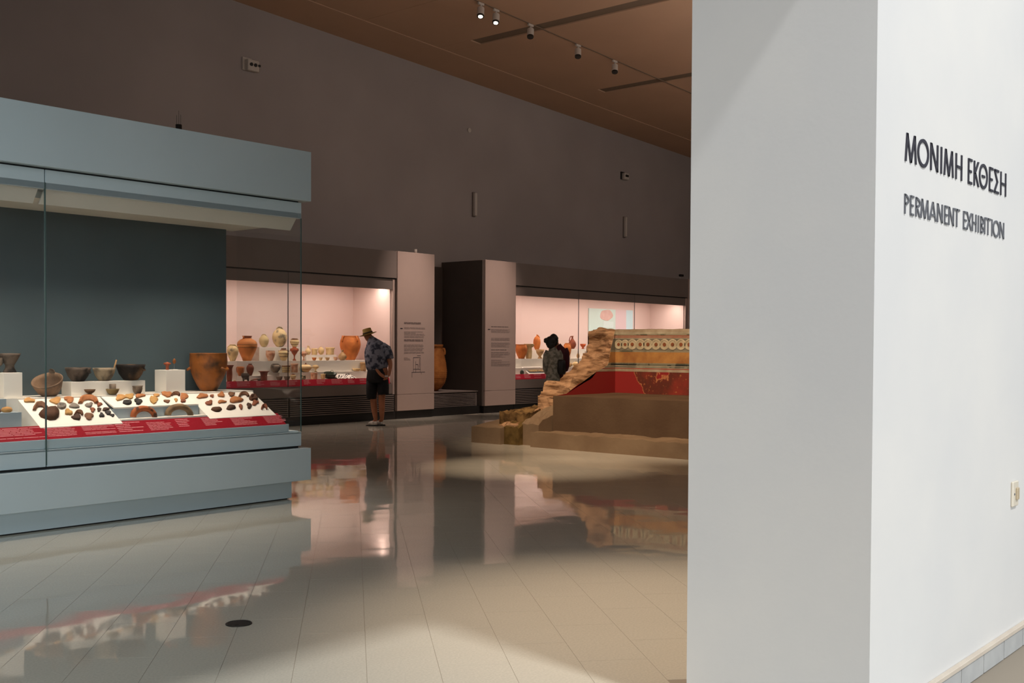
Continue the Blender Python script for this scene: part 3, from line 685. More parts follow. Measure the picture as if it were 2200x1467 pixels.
# ------------------------------------------------------------------ far wall of cases
YF = 15.187
def vents(parent, xa, xb, y, z0, z1, n=9, mt=None):
    dz = (z1-z0)/n
    obj('vent_recess', bx(xa, xb, y+.03, y+.06, z0, z1), DKREC, parent)
    for k in range(n):
        bm = bmesh.new(); prism(bm, [(xa, y+.002, z0+dz*k+.004), (xa, y+.02, z0+dz*k+.004), (xa, y+.024, z0+dz*(k+.62)), (xa, y+.004, z0+dz*(k+.62))], (xb-xa, 0, 0))
        obj('vent_slat', bm, mt or FARC, parent)
def far_case(label, xa, xb, joints, zval, prob, group, xback0):
    t = thing('display_case', label, 'display case', ((xa+xb)/2, YF, 0), group)
    obj('plinth', bx(xa, xb, YF+.03, YW, 0, .155), BLACK, t)
    obj('header_panel', bx(xa, xb, YF, YW, zval+.17+.015, 3.208, bev=.003), FARC, t)
    obj('shadow_line', bx(xa, xb, YF+.02, YW, zval+.165, zval+.187), BLACK, t)
    e = [xa]+joints+[xb-.05]
    for a, b in zip(e, e[1:]): obj('valance', bx(a+.004, b-.004, YF+.03, YF+.09, zval-.03+.0, zval+.167, bev=.002), FARC, t)
    obj('inner_ceiling', bx(xa, xb-.1, YF+.42, YW-.05, zval+.06, zval+.1), FARIN, t)
    obj('back_panel', bx(xa, xb, YW-.1, YW-.05, .7, zval+.1), FARIN, t)
    obj('side_panel', bx(xb-.12, xb-.09, YF+.07, YW-.1, .7, zval+.1), FARIN, t)
    obj('side_panel', bx(xa, xa+.02, YF+.07, YW-.1, .7, zval+.1), FARIN, t)
    obj('jamb', bx(xb-.09, xb-.04, YF+.02, YF+.3, .48, zval+.17), FARP, t)
    obj('jamb', bx(xb-.035, xb, YF+.06, YF+.3, .15, zval+.17), BLACK, t)
    obj('apron', bx(xa, xb-.09, YF+.03, YF+.5, .49, .684), FARC, t)
    obj('inner_base', bx(xa, xb-.09, YF+.085, YW-.1, .684, .79), FARIN, t)
    for a, b in zip(e, e[1:]): obj('glass_pane', bx(a+.003, b-.003, YF+.035, YF+.043, .684, zval+.02), GLASS, t)
    for j in joints: obj('glass_joint', bx(j-.004, j+.004, YF+.03, YF+.045, .684, zval+.16), DKREC, t)
    p, q = Vector((0, YF+.048, .688)), Vector((0, YF+.078, .802)); bm = bmesh.new(); n = slope(bm, xa+.02, xb-.13, p, q, .006)
    strip = obj('label_strip', bm, RED2, t); u = (q-p).normalized()
    x = xa+.1; i = 0
    while x < xb-.5:
        w = .16+.05*(i % 3); bm = bmesh.new(); words(bm, Vector((x, q.y, q.z))-u*.012, Vector((1, 0, 0)), -u, n, w, .085, 5, i, th=.4); obj('printed_text', bm, PRINT2, strip, kind='stuff'); x += w+.13; i += 1
    for a, b in zip(e, e[1:]): vents(t, a+.02, b-.02, YF, .155, .48)
    obj('riser_tier', bx(xa+.02, xb-.13, 15.60, YW-.1, .79, 1.13), WHITEB, t)
    return t
GF = 'lit cases along the far wall'
XA0 = 9.2
fc1 = far_case('lit wall case of orange and cream pots behind the man in the hat', XA0, 14.555, [11.99], 2.51, 1, GF, 0)
fc2 = far_case('lit wall case with a tray and jars behind the two women', 18.08, 25.20, [20.403, 22.719], 2.54, 1, GF, 0)
obj('middle_tier', bx(12.02, 14.3, 15.5, 15.60, .79, .925), WHITEB, fc1)
obj('low_block', bx(11.2, 11.86, 15.47, 15.60, .79, .88), WHITEB, fc1)
# dark unlit case run further left, mostly behind the near case
t = thing('display_case', 'unlit end of the wall case run hidden behind the near blue-grey case', 'display case', (5, YF, 0))
obj('carcass', bx(1.5, XA0-.02, YF, YW-.02, .155, 3.208, bev=.003), FARC, t); obj('plinth', bx(1.5, XA0-.02, YF+.03, YW, 0, .155), BLACK, t)
# information panels
def info_panel(label, x0, x1, plan):
    t = thing('information_panel', label, 'panel', ((x0+x1)/2, YF, 0), 'pinkish text panels between the wall cases')
    obj('plinth', bx(x0+.01, x1-.01, YF+.03, YF+.6, 0, .158), BLACK, t)
    obj('lower_board', bx(x0+.004, x1-.002, YF-.012, YF+.6, .158, .468, bev=.003), FARP, t)
    obj('upper_board', bx(x0+.004, x1-.002, YF-.012, YF+.6, .474, 3.214, bev=.003), FARP, t)
    return t
X_, D_, N_ = Vector((1, 0, 0)), Vector((0, 0, -1)), Vector((0, -1, 0))
def pt(px, py): return at(px, py, 1, YF-.013)
def textrows(t, px0, px1, rows, seed, head=()):
    bm = bmesh.new(); bh = bmesh.new()
    for i, (ya, n, f) in enumerate(rows):
        a = pt(px0, ya); b = pt(px1, ya); w = (b.x-a.x)
        words(bh if i in head else bm, a, X_, D_, N_, w*f, n*.021, n, seed+i, 1, .42 if i not in head else .6)
    obj('printed_text', bm, INKP, t, kind='stuff'); obj('printed_heading', bh, INKH, t, kind='stuff')
p1 = info_panel('pinkish text panel with a small floor plan, right of the man', 14.555, 15.571, True)
textrows(p1, 868, 913, [(692, 2, .8), (703, 2, 1), (712, 4, 1), (722, 2, .95), (729, 2, .9), (740, 3, 1), (748, 3, .97), (756, 2, .95), (768, 3, .3)], 11, head=(0, 4))
bm = bmesh.new()
def line(bm, a, b, w=.008):
    a, b = pt(*a), pt(*b); d = (b-a).normalized(); s = d.cross(N_)*w/2
    v = [bm.verts.new(q+N_*.001) for q in (a-s, b-s, b+s, a+s)]; bm.faces.new(v)
for a, b in (((888, 768), (888, 800)), ((888, 768), (903, 768)), ((903, 768), (903, 800)), ((884, 800), (913, 799)), ((885, 800), (885, 811)), ((893, 776), (893, 800)), ((893, 783), (898, 783)), ((898, 783), (898, 793)), ((888, 793), (903, 793)), ((896, 764), (904, 764)), ((905, 799), (905, 804)), ((901, 770), (901, 790))): line(bm, a, b)
obj('plan_drawing', bm, INK, p1, kind='stuff')
bm = bmesh.new(); line(bm, (860, 705.5), (865, 705.5), .02); obj('printed_number', bm, INK, p1)
p2 = info_panel('pinkish text panel right of the dark niche', 17.083, 18.08, False)
textrows(p2, 1055, 1096, [(701, 1, .9), (707, 4, 1), (726, 3, 1), (736, 5, 1), (751, 1, .8), (756, 6, 1), (773, 7, 1)], 31, head=(0, 4))
bm = bmesh.new(); line(bm, (1048, 707.5), (1053, 707.5), .02); obj('printed_number', bm, INK, p2)
p3 = info_panel('narrow plain panel at the right end of the second wall case', 25.2, 26.2, False)
# niche with the ribbed storage jar
t = thing('display_niche', 'dark niche with a vented base between the two text panels', 'niche', (16.33, YF, 0))
obj('plinth', bx(15.58, 17.08, YF+.1, YW, 0, .158), BLACK, t)
obj('vented_base', bx(15.58, 17.08, 15.36, YW, .158, .472), FARC, t)
vents(t, 15.6, 17.0, 15.33, .165, .44, 9)
obj('niche_floor', bx(15.58, 17.08, 15.33, YW-.02, .46, .474), FARC, t)
obj('side_panel', bx(17.088, 17.12, 15.8, YW, 0, 3.2), NICHE, t)
obj('side_lining', bx(17.04, 17.082, 15.22, YW, .16, 3.205), NICHE, t)
obj('back_panel', bx(15.3, 17.06, YW-.03, YW-.005, .16, 3.1), NICHE, t)
obj('side_lining', bx(15.575, 15.6, 15.8, YW, .16, 3.205), NICHE, t)
def ribs(prof, n):
    out = []
    for (r0, z0), (r1, z1) in zip(prof, prof[1:]):
        m = max(1, int(abs(z1-z0)*n))
        for i in range(m):
            f = i/m; out.append((r0+(r1-r0)*f+(.022 if (len(out) % 2) else -.016)*(1 if .02 < z0 < .94 else 0), z0+(z1-z0)*f))
    out.append(prof[-1]); return out
PROF['ribbed'] = ribs(PROF['crock'], 50)
vase('ribbed_storage_jar', 'tall ribbed orange storage jar half hidden in the dark niche', 'jar', 930.5, 837, 59, 100, 15.85, .474, 'ribbed', clay('ribbed_orange_clay', 'b8753a', '96592c', 6), ('v', .9, .8, (25, 205), .12), seg=40)

# ------------------------------------------------------------------ pots of the first wall case (pixel column, foot row, width, height)
UPZ, MZ, FZ, LZ = 1.13, .925, .79, .88
zbA = pedestal('long white block carrying three pale jars in the lit case', 557, 654.6, 745.5, 15.8, UPZ, .22, 'white blocks in the lit wall case')
zbB = pedestal('low white block carrying four small cream cups in the lit case', 660, 723, 762.3, 15.78, UPZ, .2, 'white blocks in the lit wall case')
GU, GM, GFr = 'pots on the upper tier of the lit case', 'pots on the middle tier of the lit case', 'pots at the front of the lit case'
for a in (
 ('amphora', 'greyish cream amphora at the left end of the upper tier', 'jar', 500, 775, 25, 36, 15.72, UPZ, 'jar', C_CRDARK, ('v', .93, .8, (0, 180), .1), GU),
 ('storage_jar', 'biggest orange-brown banded jar of the upper tier, at left', 'jar', 531, 774, 43, 54, 15.83, UPZ, 'bigjar', C_BANDR, ('v', .97, .9, (60, 240), .05), GU),
 ('stirrup_jar', 'small round cream ribbed jar on the left of the long white block', 'jar', 567, 745, 21, 28, 15.9, zbA, 'oval', C_STRIPE, ('v', .97, .86, (0, 180), .1), GU),
 ('stirrup_jar', 'large oval cream jar with grey patches on the long white block', 'jar', 601, 745, 32, 44, 15.9, zbA, 'oval', C_CRDARK, ('v', .96, .87, (0, 180), .08), GU),
 ('stirrup_jar', 'cream jar with brown bands on the right of the long white block', 'jar', 633, 745, 20, 19, 15.9, zbA, 'jar', C_BAND, ('v', .97, .85, (0, 180), .12), GU),
 ('footed_krater', 'glossy red footed krater before the long white block', 'jar', 632.5, 775, 15.5, 30, 15.7, UPZ, 'footed', C_RED, ('v', .85, .7, (0, 180), .15), GU),
 ('pale_jar', 'pale pink round jar with a brown rim before the long white block', 'jar', 581, 775, 20, 22, 15.7, UPZ, 'pithos', C_PINKP, ('v', .97, .88, (0, 180), .1), GU),
 ('pale_jar', 'cream high-shouldered jar with a dark mouth before the long white block', 'jar', 609.5, 775, 22, 27, 15.7, UPZ, 'jar', C_BAND, ('h', .75, .8, (0, 180), .15), GU),
 ('small_krater', 'small red-topped krater between the two white blocks', 'jar', 652.5, 773, 14, 20, 15.7, UPZ, 'footed', C_PINKP, ('v', .85, .7, (0, 180), .15), GU),
 ('askos', 'cream pear-shaped jug leftmost on the low white block', 'jug', 661.8, 762, 13, 19.5, 15.86, zbB, 'bottle', C_CREAM, ('v', .95, .6, (0,), .1), GU),
 ('cream_cup', 'cream squat cup second on the low white block', 'cup', 675.5, 762, 14, 14, 15.86, zbB, 'straight', C_CREAM, ('v', .8, .4, (0,), .3), GU),
 ('small_jug', 'small cream jug with a knob third on the low white block', 'jug', 690, 762, 13.5, 18, 15.86, zbB, 'oval', C_CREAM, ('v', .9, .6, (180,), .2), GU),
 ('cream_cup', 'wide cream two-lobed bowl rightmost on the low white block', 'bowl', 709, 762, 20, 16, 15.86, zbB, 'straight', C_CREAM, ('h', .85, .9, (0, 180), .15), GU),
 ('tiny_cup', 'tiny rust cup leftmost in front of the low white block', 'cup', 675, 773, 10, 6.5, 15.68, UPZ, 'bowl', C_ORANGE, None, GU),
 ('tiny_cup', 'tiny cream cup second in front of the low white block', 'cup', 689, 773, 9, 6.5, 15.68, UPZ, 'bowl', C_CREAM, None, GU),
 ('tiny_cup', 'tiny tan cup third in front of the low white block', 'cup', 703.5, 773, 10, 6.5, 15.68, UPZ, 'bowl', C_TAN, None, GU),
 ('tiny_cup', 'tiny tan cup rightmost, touching the orange pear-shaped bottle', 'cup', 721, 773, 10, 7, 15.68, UPZ, 'bowl', C_PINKP, None, GU),
 ('pear_bottle', 'light orange pear-shaped bottle in front of the big orange pithos', 'jar', 735.5, 773, 18.5, 22, 15.7, UPZ, 'bottle', C_TAN, None, GU),
 ('large_pithos', 'big bright orange pithos with handles near the man', 'jar', 752.5, 773, 45, 52, 15.88, UPZ, 'pithos', C_ORANGE, ('v', .97, .76, (50, 130, 230, 320), .1), GU),
 ('spouted_vase', 'tall brown flared vase at the lower left of the lit case', 'vase', 493, 817.5, 19, 36, 15.42, FZ, 'shaft', C_REDBR, None, GM),
 ('two_handled_cup', 'orange cup with two handles on the lower left of the lit case', 'cup', 516.5, 803, 15, 20, 15.53, LZ, 'cup', C_ORANGE, ('v', .9, .4, (0, 180), .2), GM),
 ('round_jar', 'red-brown round jar with a dark mouth behind the tripod pot', 'jar', 537.5, 803, 16, 26, 15.53, LZ, 'jar', C_REDBR, None, GM),
 ('fluted_stand', 'brown flared fluted stand with a wide lip, lower tier', 'stand', 567, 815.5, 24, 21, 15.42, FZ, 'flare', C_REDBR, None, GFr),
 ('amphoriskos', 'brown jar with looped handles left on the middle tier', 'jar', 592, 799.5, 22, 19, 15.54, MZ, 'jar', C_GREY, ('v', .95, .75, (0, 180, 90), .15), GM),
 ('banded_bowl', 'cream banded squat bowl second on the middle tier', 'bowl', 614.5, 799, 19, 15, 15.54, MZ, 'straight', C_BAND, None, GM),
 ('banded_bowl', 'pinkish straight-sided pot third on the middle tier', 'pot', 633, 798.5, 16, 19, 15.54, MZ, 'straight', C_PINKP, None, GM),
 ('lidded_pyxis', 'wide cream lidded vessel with a knob on the middle tier', 'jar', 657, 798, 27, 20, 15.54, MZ, 'lidded', C_BAND, ('h', .5, .55, (0, 180), .15), GM),
 ('kantharos', 'small cream cup with a brown handle right on the middle tier', 'cup', 678.5, 797.5, 14, 15, 15.54, MZ, 'footed', C_CREAM, ('v', .9, .6, (180,), .2), GM),
 ('flat_dish', 'shallow cream dish on the middle tier beside the man', 'dish', 766, 798.5, 18, 6, 15.54, MZ, 'dish', C_CREAM, None, GM),
 ('beige_jar', 'orange-beige jar half hidden behind the man', 'jar', 780.5, 797.5, 14, 19, 15.54, MZ, 'straight', C_TAN, None, GM),
 ('grey_bowl', 'small grey-green bowl leftmost at the front of the lit case', 'bowl', 600, 816, 15, 9.5, 15.38, FZ, 'bowl', C_GREY, None, GFr),
 ('grey_bowl', 'small grey-green bowl second at the front of the lit case', 'bowl', 616.5, 815.5, 14, 9, 15.38, FZ, 'bowl', C_GREY, None, GFr),
 ('small_jar', 'small cream pointed jar at the front beside the glass corner', 'jar', 630, 815, 12, 14, 15.38, FZ, 'jar', C_BAND, None, GFr),
 ('broken_cup', 'mottled grey-green broken cup at the front', 'cup', 651, 814.5, 14, 10.5, 15.38, FZ, 'cup', clay('mottled_green_clay', 'b4a888', '44483c', 30, thr=(.45, .55)), None, GFr),
 ('painted_pot', 'pink and cream painted globular pot at the front', 'pot', 674.5, 814, 16, 15, 15.38, FZ, 'straight', C_PINKP, None, GFr),
 ('small_jar', 'small cream cup just left of the dark green bronze dish', 'cup', 694, 813.5, 11, 12, 15.36, FZ, 'cup', C_CREAM, None, GFr)):
    vase(*a, seg=20)
# tripod pot
P = at(527, 817, 1, 15.36); k = mpp(P)
t = thing('tripod_pot', 'dark brown tripod cooking pot at the lower left of the lit case', 'pot', (P.x, 15.36, FZ), GFr)
bm = bmesh.new(); lathe(bm, PROF['pithos'], (P.x, 15.36, FZ+4*k), 9*k, 14*k, 20); obj('body', bm, C_DARK, t, True)
for a in (200, 340, 90):
    d = Vector((cos(radians(a)), sin(radians(a)), 0)); b = Vector((P.x, 15.36, FZ))
    bm = bmesh.new(); tube(bm, [b+d*5.5*k+Vector((0, 0, 8*k)), b+d*6.5*k], [.022, .012], 8); obj('leg', bm, C_DARK, t, True)
P = at(551, 815, 1, 15.36)
t = thing('clay_ladle', 'rust ladle with a long handle lying beside the tripod pot', 'ladle', (P.x, 15.36, FZ), GFr)
bm = bmesh.new(); lathe(bm, PROF['bowl'], (P.x+.05, 15.36, FZ), .035, .045, 16); obj('scoop', bm, C_GREY, t, True)
bm = bmesh.new(); tube(bm, [(P.x+.02, 15.36, FZ+.035), (P.x-.04, 15.36, FZ+.03), (P.x-.12, 15.36, FZ+.012)], [.014, .013, .01], 8); obj('handle', bm, C_REDBR, t, True)
P = at(504, 816, 1, 15.34)
bm = bmesh.new(); lathe(bm, [(.6, 0), (1, .4), (.5, 1)], (P.x+.0, 15.34, FZ), .02, .03, 10, .1); tag(obj('clay_fragment', bm, C_TAN, None, True), 'tiny tan clay fragment left of the tripod pot', 'fragment', GFr)
# bronze dish
P = at(707, 813, 1, 15.42); k = mpp(P)
t = thing('bronze_dish', 'oval dark green bronze dish tilted up with a ring handle', 'dish', (P.x, 15.42, FZ), GFr)
TB = Matrix.Rotation(radians(22), 3, 'X')
bm = bmesh.new(); lathe(bm, [(.5, 0), (.7, .1), (.95, .7), (1, 1), (.95, 1), (.8, .6), (.3, .25)], (P.x, 15.42, FZ+.02), 17*k, 12*k, 28, 0, TB, .55); obj('basin', bm, C_GREEN, t, True)
bm = bmesh.new(); c = Vector((P.x+13*k, 15.47, FZ+15*k)); tube(bm, [c+Vector((cos(a)*4*k, 0, sin(a)*4*k)) for a in [2*pi*i/14 for i in range(15)]], .005, 6); obj('ring_handle', bm, C_GREEN, t, True)
# bead board
BL, BH = at(728, 812, 1, 15.30), at(766, 812, 1, 15.30)
t = thing('bead_board', 'white sloping board pinned with rows of small dark beads', 'display board', (BL.x, 15.3, FZ))
b0, b1_ = Vector((0, 15.29, .80)), Vector((0, 15.56, .90)); bm = bmesh.new(); nB = slope(bm, BL.x-.02, BH.x, b0, b1_, .01); obj('board', bm, WHITEB, t)
bm = bmesh.new(); rnd = random.Random(5)
for i in range(60):
    f = rnd.random(); xx = rnd.uniform(BL.x, BH.x-.02); q = b0+(b1_-b0)*f+Vector((xx, 0, 0)); bmesh.ops.create_icosphere(bm, subdivisions=1, radius=.009, matrix=Matrix.Translation(q+nB*.004))
obj('beads', bm, SH['black'], t, kind='stuff')

# ------------------------------------------------------------------ contents of the second wall case
GQ = 'pots in the lit case behind the two women'
def blk(lab, x0, x1, yt, Y, z0, d=.2): return pedestal(lab, x0, x1, yt, Y, z0, d, 'white blocks in the second lit case')
zq1 = blk('tall white block under the orange long-necked bottle', 1142, 1168, 752.5, 15.85, UPZ)
zq2 = blk('white block under the brown spouted jug', 1226, 1241, 749.5, 15.85, UPZ)
zq3 = blk('white block under the small footed bowl beside the glass joint', 1243, 1262, 749.5, 15.85, UPZ)
S2Z = at(1230, 784, 1, 15.5).z
zf = at(1200, 783, 1, 15.45).z
t2 = obj('front_tier', bx(18.2, 25, 15.42, 15.60, .79, .93), WHITEB, fc2)
for a in (
 ('krater', 'orange krater with a dark rim at the left of the second lit case', 'jar', 1120, 777, 26, 31, 15.72, UPZ, 'pithos', C_ORANGE, ('v', .98, .8, (180,), .1), GQ),
 ('krater', 'cream flared krater overlapping the orange one', 'jar', 1136, 778, 22, 32, 15.68, UPZ, 'shaft', C_CREAM, ('v', .95, .8, (0,), .1), GQ),
 ('long_necked_bottle', 'bright orange round bottle with a slim neck on a white block', 'bottle', 1153.5, 752, 16, 34, 15.95, zq1, 'oval', C_ORANGE, ('v', .95, .8, (0,), .1), GQ),
 ('stemmed_dish', 'low tan stemmed dish left of the dark-haired woman', 'dish', 1160, 777, 19, 20, 15.7, UPZ, 'goblet', C_TAN, None, GQ),
 ('round_jar', 'peach round jar just right of the woman in maroon', 'jar', 1219, 772, 17, 33, 15.75, UPZ, 'jar', C_ORANGE, ('v', .95, .8, (0, 180), .1), GQ),
 ('spouted_jug', 'brown jug with a tall looped neck on a white block', 'jug', 1229.5, 749, 17, 28, 15.95, zq2, 'bottle', C_REDBR, ('v', .95, .6, (180,), .2), GQ),
 ('footed_bowl', 'small rust footed bowl on a block by the glass joint', 'bowl', 1252.5, 749, 13, 11, 15.95, zq3, 'goblet', C_RED, None, GQ),
 ('tiny_vase', 'tiny pointed vase left of the pair before the blocks', 'vase', 1242, 767, 7, 15, 15.7, UPZ, 'bottle', C_TAN, None, GQ),
 ('tiny_vase', 'tiny pointed vase right of the pair before the blocks', 'vase', 1257.5, 768, 6.5, 15, 15.7, UPZ, 'bottle', C_PINKP, None, GQ),
 ('cream_bowl', 'cream lidded bowl at the front right of the woman in maroon', 'bowl', 1237, 785, 16, 13, 15.5, .93, 'lidded', C_CREAM, None, GQ),
 ('cream_bowl', 'smaller cream bowl nearest the woman in maroon', 'bowl', 1224, 785, 11, 11, 15.5, .93, 'lidded', C_TAN, None, GQ)):
    vase(*a, seg=20)
# bead tray
b0, b1_ = Vector((0, 15.32, .80)), Vector((0, 15.55, .95)); nB = Vector((0, -.15, .23)).normalized()
xa_, xb_ = at(1131, 790, 1, 15.4).x, at(1172, 790, 1, 15.4).x
t = thing('bead_tray', 'white framed black tray filled with golden beads', 'tray', (xa_, 15.32, .79))
bm = bmesh.new(); slope(bm, xa_, xb_, b0, b1_, .02); obj('frame', bm, WHITEB, t)
bm = bmesh.new(); slope(bm, xa_+.04, xb_-.04, b0+(b1_-b0)*.12+nB*.006, b1_-(b1_-b0)*.12+nB*.006, .004); obj('tray_bed', bm, BLACK, t)
bm = bmesh.new()
for i in range(150):
    q = b0+(b1_-b0)*random.uniform(.25, .78)+Vector((random.uniform(xa_+.08, xb_-.08), 0, 0)); bmesh.ops.create_icosphere(bm, subdivisions=1, radius=.012, matrix=Matrix.Translation(q+nB*.012))
obj('beads', bm, C_CREAM, t, kind='stuff')
P = at(1121, 791, 1, 15.42); bm = bmesh.new(); lathe(bm, [(.7, 0), (1, .3), (.9, .7), (.4, 1)], (P.x, 15.42, .79), .06, .10, 14, .06, squash=.7)
tag(obj('dark_stone', bm, C_GREEN, None, True), 'dark green stone lump left of the bead tray', 'stone', GQ)
# screen on the case back wall
a, b = at(1265, 662, 1, 16.28), at(1358.5, 760, 1, 16.28)
t = thing('projection_screen', 'pale blue lit screen with a pinkish blob on the case back wall', 'screen', ((a.x+b.x)/2, 16.28, b.z))
scr = [(0, .59, mat('screen_cyan_light', 'b9cfca', 'b4c6bf', 1.2, emit=.06)), (.59, .84, mat('screen_pink_light', 'c9b4b8', None, emit=.06)), (.84, 1, mat('screen_blue_light', 'b4cfd6', None, emit=.06))]
for f0, f1, mt in scr: obj('screen_panel', bx(a.x+(b.x-a.x)*f0, a.x+(b.x-a.x)*f1, 16.27, 16.295, b.z, a.z), mt, t)
bm = bmesh.new(); c = at(1303, 677, 1, 16.268); lathe(bm, [(1, 0), (.95, 1), (.3, 1)], (0, 0, 0), 15*mpp(c), .003, 18, .08)
bmesh.ops.rotate(bm, verts=bm.verts, matrix=Matrix.Rotation(pi/2, 3, 'X')); bmesh.ops.scale(bm, verts=bm.verts, vec=(1.5, 1, .85)); bmesh.ops.translate(bm, verts=bm.verts, vec=c); obj('pink_blob_image', bm, mat('screen_blob', 'c9a8a0', 'bf9c94', 9, emit=.06), t)
bm = bmesh.new(); a2, b2 = at(1296, 690, 1, 16.268), at(1318, 704, 1, 16.268); box(bm, a2.x, b2.x, 16.266, 16.27, b2.z, a2.z); obj('pale_caption_image', bm, mat('screen_caption', 'c2d2d0', None, emit=.06), t)

# ------------------------------------------------------------------ reconstructed painted wall with broken edge
XF, XB, YK, TH = 12.31, 13.852, 9.63, .45
ROCK = mat('broken_plaster_rock', 'b8906c', '66462c', 4.5, .9, 1.0, 11, .15, stretch=(.8, .8, 2.8), thr=(.38, .66), detail=8)
PLAS = mat('sand_plaster', '64503d', '5a4635', 2, .9, .12, 30, .1)
PLAS2 = mat('beige_plaster', '867058', '7a644e', 2.5, .9, .12, 30, .1)
OCH = mat('ochre_rough_plaster', '6f5832', '513f22', 6, .9, .5, 16, .1)
fr = thing('painted_wall_reconstruction', 'reconstructed ancient painted wall with broken edge and benches', 'ruin', (12.9, 8.6, 0))
def nz(p, s, a): return noise.noise(Vector(p)*s)*a
def roughbox(name, x0, x1, y0, y1, z0, zt, mt, amp=.02, nx=8, ny=24, sc=5, zf=None):
    bm = bmesh.new(); g = []
    for i in range(nx+1):
        row = []
        for j in range(ny+1):
            x = x0+(x1-x0)*i/nx; y = y0+(y1-y0)*j/ny
            z = (zf(x, y) if zf else zt)+nz((x, y, 3), sc, amp)+nz((x, y, 8), sc*3, amp*.5)
            row.append(bm.verts.new((x, y, max(z, z0+.01))))
        g.append(row)
    for i in range(nx):
        for j in range(ny): bm.faces.new((g[i][j], g[i+1][j], g[i+1][j+1], g[i][j+1]))
    bot = {}
    per = [(i, 0) for i in range(nx+1)]+[(nx, j) for j in range(1, ny+1)]+[(i, ny) for i in range(nx-1, -1, -1)]+[(0, j) for j in range(ny-1, 0, -1)]
    bv = [bm.verts.new((g[i][j].co.x, g[i][j].co.y, z0)) for i, j in per]; n = len(per)
    for k in range(n):
        a, b = per[k], per[(k+1) % n]; bm.faces.new((g[a[0]][a[1]], g[b[0]][b[1]], bv[(k+1) % n], bv[k]))
    bm.faces.new(bv)
    return obj(name, bm, mt, fr)
YE = 2.8
roughbox('lower_step', 11.82, 12.34, YE, 9.645, 0, .205, PLAS2, .028, 6, 70, 4)
roughbox('bench_block', XF, XB, YE, YK, 0, .700, PLAS, .006, 4, 30, 3)
# rim of broken plaster along the step top
roughbox('corner_block', 11.82, 12.55, 10.2, 10.76, 0, .25, PLAS2, .02, 6, 6, 6, lambda x, y: .235+.12*(x-11.82))
roughbox('ochre_block', 11.9, 12.7, 9.93, 10.2, 0, .25, OCH, .06, 8, 6, 6, lambda x, y: .25+.30*(x-11.9))
roughbox('broken_block', 12.0, 12.75, 9.645, 9.95, 0, .3, PLAS2, .05, 8, 6, 6, lambda x, y: .30+.42*(x-12.0))
ROCK2 = mat('dark_rubble', '8c6d45', '4a3620', 5, .9, 1.0, 12, .1, thr=(.38, .62))
roughbox('rubble_ledge', 12.12, 13.0, 10.02, 10.48, 0, .46, ROCK2, .07, 14, 10, 6, lambda x, y: .44+.06*(x-12.1))
roughbox('rubble_step', 11.98, 12.3, 9.98, 10.4, 0, .3, ROCK2, .07, 10, 10, 7, lambda x, y: .27+.2*(x-11.98))
# back wall (painted, faces the camera) and side wall
obj('back_wall_core', bx(XB+.004, XB+.5, YE, YK+TH*.9, 0, 1.655), PLAS, fr)
# painted bands
def fresco_red():
    M = bpy.data.materials.new('fresco_red_worn'); M.use_nodes = True; N = M.node_tree.nodes; L = M.node_tree.links; B = N['Principled BSDF']; B.inputs['Roughness'].default_value = .75
    g = N.new('ShaderNodeNewGeometry'); n = N.new('ShaderNodeTexNoise'); n.inputs['Scale'].default_value = 1.9; n.inputs['Detail'].default_value = 5; n.inputs['Roughness'].default_value = .55
    mp = N.new('ShaderNodeMapping'); mp.inputs['Location'].default_value = (0, 7.3, .45); L.new(g.outputs['Position'], mp.inputs[0]); L.new(mp.outputs[0], n.inputs['Vector'])
    # patches only away from the corner
    sp = N.new('ShaderNodeSeparateXYZ'); L.new(g.outputs['Position'], sp.inputs[0])
    mr = N.new('ShaderNodeMapRange'); mr.inputs[1].default_value = 9.35; mr.inputs[2].default_value = 9.05; mr.inputs[3].default_value = -.35; mr.inputs[4].default_value = .055; L.new(sp.outputs['Y'], mr.inputs[0])
    ad = N.new('ShaderNodeMath'); ad.operation = 'ADD'; L.new(n.outputs[0], ad.inputs[0]); L.new(mr.outputs[0], ad.inputs[1])
    r = N.new('ShaderNodeValToRGB'); e = r.color_ramp.elements; e[0].position = .455; e[0].color = lin('8e1a14'); e[1].position = .468; e[1].color = lin('c07a4a')
    x = e.new(.485); x.color = lin('6a2412'); x = e.new(.56); x.color = lin('5c2410'); x = e.new(.7); x.color = lin('8a2a18')
    L.new(ad.outputs[0], r.inputs[0])
    s = N.new('ShaderNodeTexNoise'); s.inputs['Scale'].default_value = 22; s.inputs['Detail'].default_value = 6; L.new(g.outputs['Position'], s.inputs['Vector'])
    m2 = N.new('ShaderNodeMapRange'); m2.inputs[1].default_value = .62; m2.inputs[2].default_value = .7; L.new(s.outputs[0], m2.inputs[0])
    m3 = N.new('ShaderNodeMapRange'); m3.inputs[1].default_value = .475; m3.inputs[2].default_value = .49; m3.inputs[4].default_value = .7; L.new(ad.outputs[0], m3.inputs[0])
    mu = N.new('ShaderNodeMath'); mu.operation = 'MULTIPLY'; L.new(m2.outputs[0], mu.inputs[0]); L.new(m3.outputs[0], mu.inputs[1])
    mx = N.new('ShaderNodeMix'); mx.data_type = 'RGBA'; L.new(mu.outputs[0], mx.inputs[0]); L.new(r.outputs[0], mx.inputs[6]); mx.inputs[7].default_value = lin('b06a3a'); L.new(mx.outputs[2], B.inputs['Base Color']); return M
FRED = fresco_red()
F_CREAM = mat('fresco_cream', 'b09e84', '948064', 7, .85, .1, 30); F_GREY = mat('fresco_grey_worn', '8c8066', '5a5540', 5, .85, .1, 30, thr=(.5, .6))
F_WHITE = mat('fresco_pale', 'b8ab90', '968a70', 7, .85, .1, 30); F_REDL = mat('fresco_red_line', '9a3a28', '8a4a34', 8, .85)
